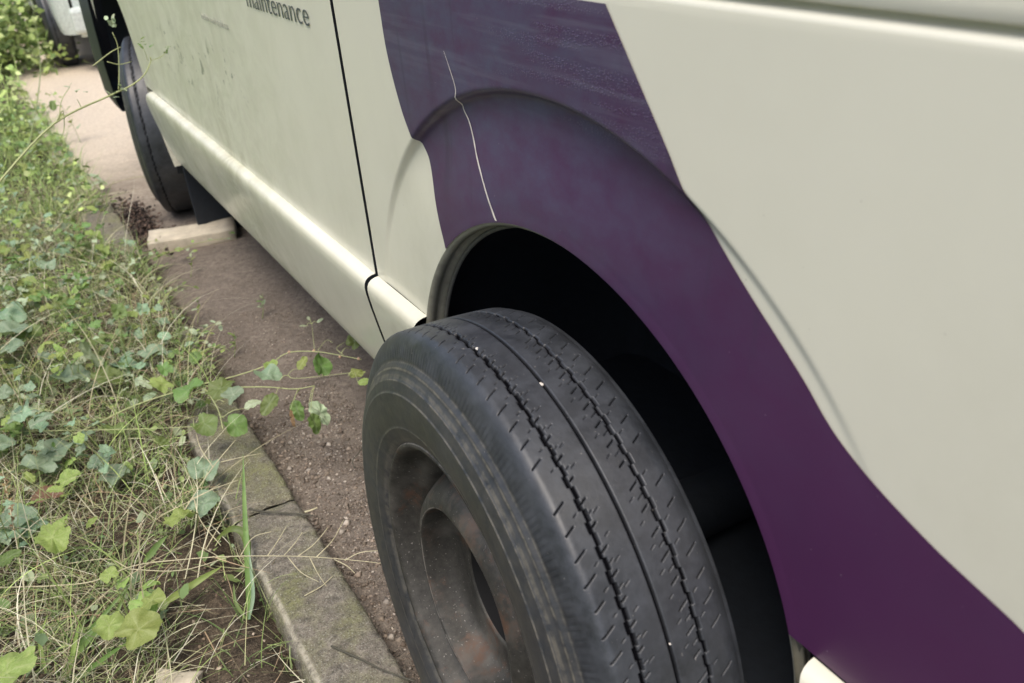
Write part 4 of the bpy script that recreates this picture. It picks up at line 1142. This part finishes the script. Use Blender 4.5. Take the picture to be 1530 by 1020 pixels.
leafy(55, 695, .09, .072, 2.8, .15, .15, 'lobed', 'lf_blue', 'broad blue-green lobed leaves lying beside a dry curled leaf', (90, 730), extra=((85, 672, .08, .05, .9, .1, .1, 'mallow', 'lf_blue'), (100, 715, .07, .035, .4, .2, 0, 'mallow', 'lf_yel')))
leafy(70, 738, .06, .05, -.4, .1, .2, 'ovate', 'lf_dry', 'curled tan dead leaf lying in the verge above the lime leaf', (60, 760), stem='straw', name='dead_leaf')
leafy(25, 775, .07, .06, 3.0, .1, .1, 'mallow', 'lf_blue', 'blue-green round leaves at the left edge beside the upright lime leaf', (30, 820), extra=((8, 800, .06, .05, 3.6, .1, .1, 'mallow', 'lf_blue'), (45, 790, .05, .04, .2, .1, .1, 'lobed', 'lf_blue')))
leafy(105, 562, .11, .070, 2.6, .2, .2, 'mallow', 'lf_blue', 'blue-green veined leaf beside a pale folded leaf in mid verge', (120, 620), extra=((135, 530, .13, .05, .8, -.7, .8, 'mallow', 'lf_pale'), (160, 565, .09, .05, .2, -.2, .3, 'mallow', 'lf_mid')))
leafy(226, 527, .08, .052, .1, .1, 0, 'mallow', 'lf_blue', 'flat oval blue-green leaf left of the bare dirt edge', (215, 570), extra=((185, 545, .07, .045, 2.6, .2, .2, 'mallow', 'lf_blue'), (200, 600, .05, .035, 1, .3, 0, 'ovate', 'lf_mid')))
leafy(18, 495, .13, .085, 3.2, .1, .2, 'mallow', 'lf_blue', 'cluster of large blue-green leaves overhanging the left edge, half way down', (20, 560), extra=((8, 470, .12, .07, 2.2, .3, .2, 'mallow', 'lf_blue'), (5, 525, .10, .07, 3.8, .0, .2, 'mallow', 'lf_blue'), (40, 500, .10, .05, .3, .2, .2, 'mallow', 'lf_mid')))
leafy(32, 622, .10, .055, .1, .1, 0, 'ovate', 'lf_blue', 'pair of pale blue-green leaves left of the creeping stem', (40, 660), extra=((60, 628, .09, .04, .2, .2, .1, 'ovate', 'lf_blue'), (0, 665, .09, .045, 3, .2, .1, 'mallow', 'lf_blue')))
leafy(304, 700, .06, .050, 1.2, .3, .2, 'mallow', 'lf_blue', 'dusky blue-green leaf in shade behind the forked twig', (300, 730), extra=((305, 752, .05, .042, .4, .2, .2, 'mallow', 'lf_blue'), (240, 662, .07, .026, -.4, -.8, .1, 'mallow', 'lf_mid')))
leafy(150, 690, .07, .038, .8, .2, .1, 'mallow', 'lf_blue', 'pale green leaf low in the grass between lime leaf and forked twig', (165, 740), extra=((172, 640, .06, .03, 2, .2, .1, 'mallow', 'lf_mid'), (172, 710, .05, .04, .4, .2, .1, 'mallow', 'lf_blue')))
leafy(152, 372, .10, .045, 1.9, .4, .2, 'lobed', 'lf_yel', 'sunlit yellow-green leaves rising over the end of the kerb', (150, 430), extra=((140, 350, .12, .04, 2.4, .5, .1, 'lobed', 'lf_yel'), (96, 372, .09, .045, .5, .2, .2, 'mallow', 'lf_blue'), (160, 395, .07, .035, 0, .3, .3, 'ovate', 'lf_yel')))
leafy(95, 455, .10, .05, .8, .1, .3, 'mallow', 'lf_mid', 'mid green leaves in the verge left of the bare patch', (100, 500), extra=((60, 440, .09, .045, 2.9, .2, 0, 'mallow', 'lf_pale'), (120, 430, .09, .04, .3, .2, .1, 'ovate', 'lf_yel'), (70, 395, .10, .04, 1.6, .3, .1, 'mallow', 'lf_blue')))

# grass blades that stand out
g1 = plant('tall_grass', at(368, 900, .05), 'tall bright green grass blade standing at the kerb edge', 'grass')
blade(g1, [at(372, 925, .05), at(371, 860, .06), at(366, 770, .11), at(363, 678, .17)], .011, 'lf_mid')
blade(g1, [at(372, 925, .05), at(378, 890, .06), at(375, 850, .08), at(372, 822, .10)], .006, 'lf_blue')
blade(g1, [at(368, 925, .05), at(352, 900, .06), at(349, 872, .08)], .006, 'lf_mid')
g2 = plant('bent_grass', at(330, 850, .05), 'broad folded grass blade bending over beside the kerb joint', 'grass')
blade(g2, [at(372, 840, .06), at(366, 800, .09), at(345, 790, .10), at(318, 810, .07)], .014, 'lf_mid')
g3 = plant('fallen_grass', at(235, 915, .05), 'flat light green blade lying aslant over the bare soil', 'grass')
blade(g3, [at(232, 908, .06), at(270, 885, .08), at(305, 862, .09), at(332, 846, .09)], .012, 'lf_yel')
blade(g3, [at(215, 840, .07), at(235, 815, .09), at(250, 800, .10)], .011, 'lf_mid')
g4 = plant('grass_tuft', at(105, 1000, .05), 'tuft of long green blades leaning up from the lower left', 'grass')
for (a, b, c, wv) in (((90, 1020), (130, 950), (190, 878), .010), ((85, 1015), (125, 965), (160, 925), .008), ((100, 1020), (110, 970), (118, 930), .007), ((70, 1010), (60, 960), (70, 920), .006), ((110, 1018), (160, 980), (190, 960), .007), ((150, 960), (170, 925), (193, 872), .008)):
    blade(g4, [at(*a, .05), at(*b, .09), at(*c, .12)], wv, random.choice(['lf_mid', 'lf_mid', 'lf_yel']))
s9 = plant('seed_spike', at(48, 900, .05), 'dry knobbly seed spike at the left edge of the verge', 'dry stalk')
H9 = lambda px, py: at(px, py, .10 + .08 * (880 - py) / 200)
add_stems(s9, [([H9(36, 880), H9(30, 840), H9(17, 770), H9(3, 700)], .0014, .0008)], 'straw')
for k in range(24):
    t = k / 24; q = H9(22 - 18 * t + random.uniform(-3, 3), 790 - 85 * t)
    add_leaf(s9, q, .008, random.uniform(0, 6), random.uniform(0, 1), 0, 'ovate', 'lf_dry', name='seed')

# dark twig on the left, twigs on kerb and dirt
def twig(label, pts, r0, r1, mat='dstem', h=.058):
    q = [at(a, b, h) for a, b in pts]; u = plant('twig', q[0], label, 'twig'); V, F = tube_geo([p - u.location for p in smooth_path(q, 6)], [r0 + (r1 - r0) * i / (6 * (len(q) - 1)) for i in range(6 * (len(q) - 1) + 1)], 6)
    link('stick', mesh('stick', V, F), M[mat], u); return u
twig('thin dark twig lying along the near end of the kerb', [(495, 965), (540, 985), (570, 1000), (620, 1018)], .0016, .0012)
twig('dark stick added across the kerb to draw the block joint gap', [(372, 760), (400, 765), (440, 767), (468, 770)], .0022, .0014, h=.062)  # added to draw the dark joint gap between kerb stones
twig('thin dark twig on the dirt under the creeping weed', [(455, 570), (500, 562), (545, 556)], .0012, .0008, h=.02)
twig('grey pale chip-ended twig at the dirt edge of the kerb joint', [(455, 765), (465, 762), (474, 758)], .0022, .0012, 'straw', h=.064)
twig('dark stick curving down through the grass at the left', [(12, 330), (30, 375), (45, 430), (68, 490)], .0032, .0024, h=.10)
twig('dark loop of wire poking out from behind the tyre', [(530, 700), (527, 688), (536, 676), (548, 660)], .0012, .0010, h=.03)
twig('short straw piece lying on the mossy kerb top', [(455, 890), (480, 876), (498, 860)], .0011, .0006, 'straw', h=.056)
twig('thin dark line added along the inner kerb edge', [(355, 620), (372, 650), (400, 700)], .0012, .0010, h=.02)  # thin dark tube drawing the line between kerb and dirt

st_ = noisy_box('pale_stone', (.06, .024, .014), M['wood'], .006, 6, sc=40); st_.location = at(268, 1016, .058); st_.rotation_euler = (0, .1, math.radians(-28))
tag(st_, 'pale flat chip of stone on the bare soil at the bottom edge', 'stone')
# random low weeds through the verge
COLN = {'lf_blue': 'blue-green', 'lf_mid': 'dark green', 'lf_yel': 'yellow-green', 'lf_pale': 'pale green'}
SHAPE = {'mallow': 'round', 'lobed': 'lobed', 'ovate': 'oval', 'lance': 'narrow'}
NUM = {3: 'three', 4: 'four', 5: 'five', 6: 'six', 7: 'seven', 8: 'eight', 9: 'nine', 10: 'ten'}
MARKS = [('the pale lime leaf near the kerb', at(207, 940, .05)), ('the upright lime leaf', at(78, 803, .05)), ('the forked twig', at(290, 740, .05)), ('the lower left corner', at(20, 1000, .05)),
         ('the pale folded leaf', at(135, 530, .05)), ('the middle of the creeping stem', at(290, 577, .05)), ('the overhanging blue-green leaves', at(18, 495, .05)), ('the far end of the kerb', at(110, 310, .05)),
         ('the wooden plank', at(232, 365, .05)), ('the yellow-green leaves by the kerb end', at(150, 370, .05)), ('the creeping stem root', at(80, 650, .05)), ('the dark curved stick', at(40, 400, .05)),
         ('the flat oval leaf', at(226, 527, .05)), ('the arching dry stalk', at(150, 290, .05)), ('the tall dark stem', at(50, 210, .05)), ('the sandy path', at(130, 130, .05)), ('the low dense bush', at(60, 110, .05)), ('the upper left bush', at(0, 150, .05))]
used_labels = set()
def low_weed(x, y, kinds, mats, nleaf, size, hgt, word, group):
    z = ground_z(x, y); kind = random.choice(kinds); mt = random.choice(mats); P = Vector((x, y, z))
    ms = sorted(MARKS, key=lambda m: (m[1] - P).length)
    label = None
    for nm, mp in ms[:4]:
        d = P - mp; side = ('left of' if d.x < 0 else 'right of') if abs(d.x) > abs(d.y) * .5 else ('just behind' if d.y > 0 else 'in front of')
        for pre in (word, 'small ' + word if size < .04 else 'larger ' + word):
            L = '%s of %s %s %s leaves %s %s' % (pre, NUM[nleaf], COLN[mt], SHAPE[kind], side, nm)
            if L not in used_labels and len(L.split()) <= 16: label = L; break
        if label: break
    if not label: return False
    used_labels.add(label)
    u = plant('low_weed', P, label, 'weed', group)
    paths = []
    for k in range(nleaf):
        a = random.uniform(0, 6.28); r = random.uniform(.01, .05) * size / .04; h = random.uniform(.3, 1) * hgt
        tip = Vector((x + r * math.cos(a), y + r * math.sin(a), z + h))
        paths.append(([u.location, u.location.lerp(tip, .5) + Vector((0, 0, h * .25)), tip], .0012, .0008))
        add_leaf(u, tip, size * random.uniform(.6, 1.15), a + random.uniform(-.6, .6), random.uniform(-.5, .6), random.uniform(-.5, .5), kind, mt, random.randint(0, 1))
    add_stems(u, paths, random.choice(['gstem', 'rstem']), n=4)
    return True
k = 0
while k < 52:
    x, y = random.uniform(-.92, -.24), random.uniform(.5, 2.7)
    if x > -.335 + .75 * float(spill_at(y)): continue
    if x > -.52 and y < .85: continue
    k += low_weed(x, y, ['mallow', 'mallow', 'ovate', 'lobed'], ['lf_blue', 'lf_mid', 'lf_blue', 'lf_yel', 'lf_pale'], random.randint(3, 7), random.uniform(.028, .052), random.uniform(.05, .11),
             'weed', 'small low weeds in the near verge')
k = 0
while k < 30:
    x, y = random.uniform(-1.2, -.20), random.uniform(2.75, 5.5)
    k += low_weed(x, y, ['ovate', 'lobed', 'lance'], ['lf_yel', 'lf_yel', 'lf_mid', 'lf_pale'], random.randint(6, 10), random.uniform(.04, .065), random.uniform(.08, .20),
             'bright weed', 'bright weeds beyond the kerb end')

# upright and trailing sprigs with many small leaves
def sprig(x, y, h, lean, nl, size, mats, kinds, trailing=False):
    z = ground_z(x, y); P = Vector((x, y, z)); mt = random.choice(mats); kind = random.choice(kinds)
    ms = sorted(MARKS, key=lambda m: (m[1] - P).length); label = None
    adj = random.choice(['thin', 'slender', 'leafy']) if not trailing else 'trailing'
    hs = 'short' if h < .10 else ('knee-high' if h > .3 else 'upright')
    for nm, mp in ms[:5]:
        d = P - mp; side = ('left of' if d.x < 0 else 'right of') if abs(d.x) > abs(d.y) * .5 else ('just behind' if d.y > 0 else 'in front of')
        for w1 in (adj, 'wiry', 'bushy', 'bent', 'crooked'):
            L = '%s %s sprig with %s leaves %s %s' % (hs, w1, COLN[mt], side, nm)
            if L not in used_labels and len(L.split()) <= 16: label = L; break
        if label: break
    if not label: return False
    used_labels.add(label)
    u = plant('leafy_sprig', P, label, 'weed', 'leafy sprigs growing out of the verge')
    a = random.uniform(0, 6.28) if not trailing else random.uniform(-.5, .7)
    d = Vector((math.cos(a), math.sin(a), 0))
    if trailing: pts = [P, P + d * h * .3 + Vector((0, 0, h * .35)), P + d * h * .7 + Vector((0, 0, h * .42)), P + d * h + Vector((0, 0, h * .25))]
    else: pts = [P, P + d * lean * .2 + Vector((0, 0, h * .4)), P + d * lean * .55 + Vector((0, 0, h * .75)), P + d * lean + Vector((0, 0, h))]
    sp = smooth_path(pts, 5); paths = [(pts, .0014, .0006)]
    for k in range(nl):
        t = .2 + .8 * (k + random.random() * .6) / nl; q = sp[min(len(sp) - 1, int(t * (len(sp) - 1)))]
        b = k * 2.4 + random.uniform(-.4, .4); off = Vector((math.cos(b), math.sin(b), .3)) * size * .35
        add_leaf(u, q + off, size * random.uniform(.6, 1.2) * (1.1 - .4 * t), b + random.uniform(-.3, .3), random.uniform(-.5, .7), random.uniform(-.5, .5), kind, mt if random.random() < .8 else random.choice(mats), k % 2)
    add_stems(u, paths, random.choice(['gstem', 'rstem', 'rstem']), n=4)
    return True
k = 0
while k < 78:
    x, y = random.uniform(-.95, -.20), random.uniform(.55, 2.75)
    if x > -.325 + .85 * float(spill_at(y)) or (x > -.5 and y < .85): continue
    k += sprig(x, y, random.uniform(.06, .23), random.uniform(.0, .09), random.randint(7, 12), random.uniform(.018, .042), ['lf_blue', 'lf_mid', 'lf_yel', 'lf_pale', 'lf_yel'], ['ovate', 'ovate', 'mallow', 'lobed'])
for (x, y, h) in ((-.62, 1.35, .33), (-.70, 1.75, .38), (-.56, 1.95, .30), (-.60, 2.35, .36), (-.74, 1.15, .30), (-.50, 2.55, .34), (-.66, 2.75, .40), (-.45, 1.65, .22), (-.60, 1.05, .22), (-.40, 2.2, .24)):
    sprig(x, y, h, random.uniform(.02, .12), 12, .04, ['lf_mid', 'lf_blue', 'lf_yel'], ['ovate', 'mallow', 'lobed'])
k = 0
while k < 22:
    y = random.uniform(.95, 2.5); x = -.335 + .8 * float(spill_at(y)) - random.uniform(0, .05)
    k += sprig(x, y, random.uniform(.06, .13), .0, random.randint(6, 11), random.uniform(.012, .024), ['lf_pale', 'lf_mid', 'lf_yel'], ['ovate', 'mallow'], trailing=True)
k = 0
while k < 34:
    x, y = random.uniform(-1.1, -.12), random.uniform(2.9, 5.6)
    k += sprig(x, y, random.uniform(.14, .36), random.uniform(.02, .12), random.randint(8, 12), random.uniform(.035, .06), ['lf_yel', 'lf_yel', 'lf_pale', 'lf_mid'], ['ovate', 'lance', 'lobed'])

# ------------------------------------------------------------------ bushes further off
def bush(x, y, r, h, n, cols, label, lsize=.06, group=None, name='bush'):
    z0 = gz(y); u = plant(name, Vector((x, y, z0)), label, 'bush', group)
    V = []; C = []; cl = []
    for k in range(max(8, int(n / 90))):
        a = random.uniform(0, 6.28); rr_ = r * math.sqrt(random.random()) * .9; cl.append((rr_ * math.cos(a), rr_ * math.sin(a), random.uniform(.12, 1) * h * math.sqrt(max(.1, 1 - (rr_ / r) ** 2))))
    for k in range(n):
        c = random.choice(cl); s = r * .22
        p = Vector((c[0] + random.gauss(0, s), c[1] + random.gauss(0, s), max(.02, c[2] + random.gauss(0, s * .8))))
        d = Vector((random.gauss(0, 1), random.gauss(0, 1), random.gauss(.2, .7))).normalized(); e = d.cross(Vector((random.gauss(0, 1), random.gauss(0, 1), random.gauss(0, 1)))).normalized()
        L = lsize * random.uniform(.6, 1.2); q = random.choice(cols); j = random.uniform(.75, 1.25)
        V += [p, p + d * L * .5 + e * L * .25, p + d * L, p + d * L * .5 - e * L * .25]; C += [tuple(t * j for t in q)] * 4
    F = np.arange(len(V)).reshape(-1, 4)
    link('crown', mesh('crown', [tuple(v) for v in V], F, False, np.array(C)), M['strands'], u)
    paths = [([Vector((x, y, z0)), Vector((x + c[0] * .5, y + c[1] * .5, z0 + c[2] * .5)), Vector((x + c[0], y + c[1], z0 + c[2]))], .010 * h, .003) for c in cl[:12]]
    add_stems(u, paths, 'bark', name='trunk', n=5)
bush(-.35, 7.3, .50, .60, 2600, LIME + GREEN, 'low dense bush with yellow-green and dark leaves beside the path ahead', .07)
bush(-1.1, 6.2, .55, .55, 2400, LIME + GREEN[:2], 'bright yellow-green bush at the upper left, nearer than the others', .07)
bush(-.25, 9.4, .55, .8, 2200, GREEN + LIME, 'darker bush behind the low one, beside the parked van', .08)
for i in range(7):  # out-of-view hedge, added to give the van paint reflections
    bush(-3.6 + random.uniform(-.4, .4), -2.5 + i * 2.3, 1.15, 1.9 + random.uniform(-.3, .5), 2600, GREEN + LIME[:2], ['rearmost', 'second', 'third', 'middle', 'fifth', 'sixth', 'foremost'][i] + ' tall green shrub of the unseen hedge added for reflections left of the verge', .13, 'unseen hedge shrubs added for reflections', name='shrub')
# trunk glimpsed at the top beside the parked van's wheel
t_ = plant('tree_trunk', at(62, 55, 0), 'slim greyish tree trunk standing beside the path near the parked van', 'tree')
add_stems(t_, [([t_.location - Vector((0, 0, .05)), t_.location + Vector((.02, 0, .8)), t_.location + Vector((0, .05, 2.2))], .055, .04)], 'bark', name='trunk', n=12)
SC.cycles.use_denoising = True
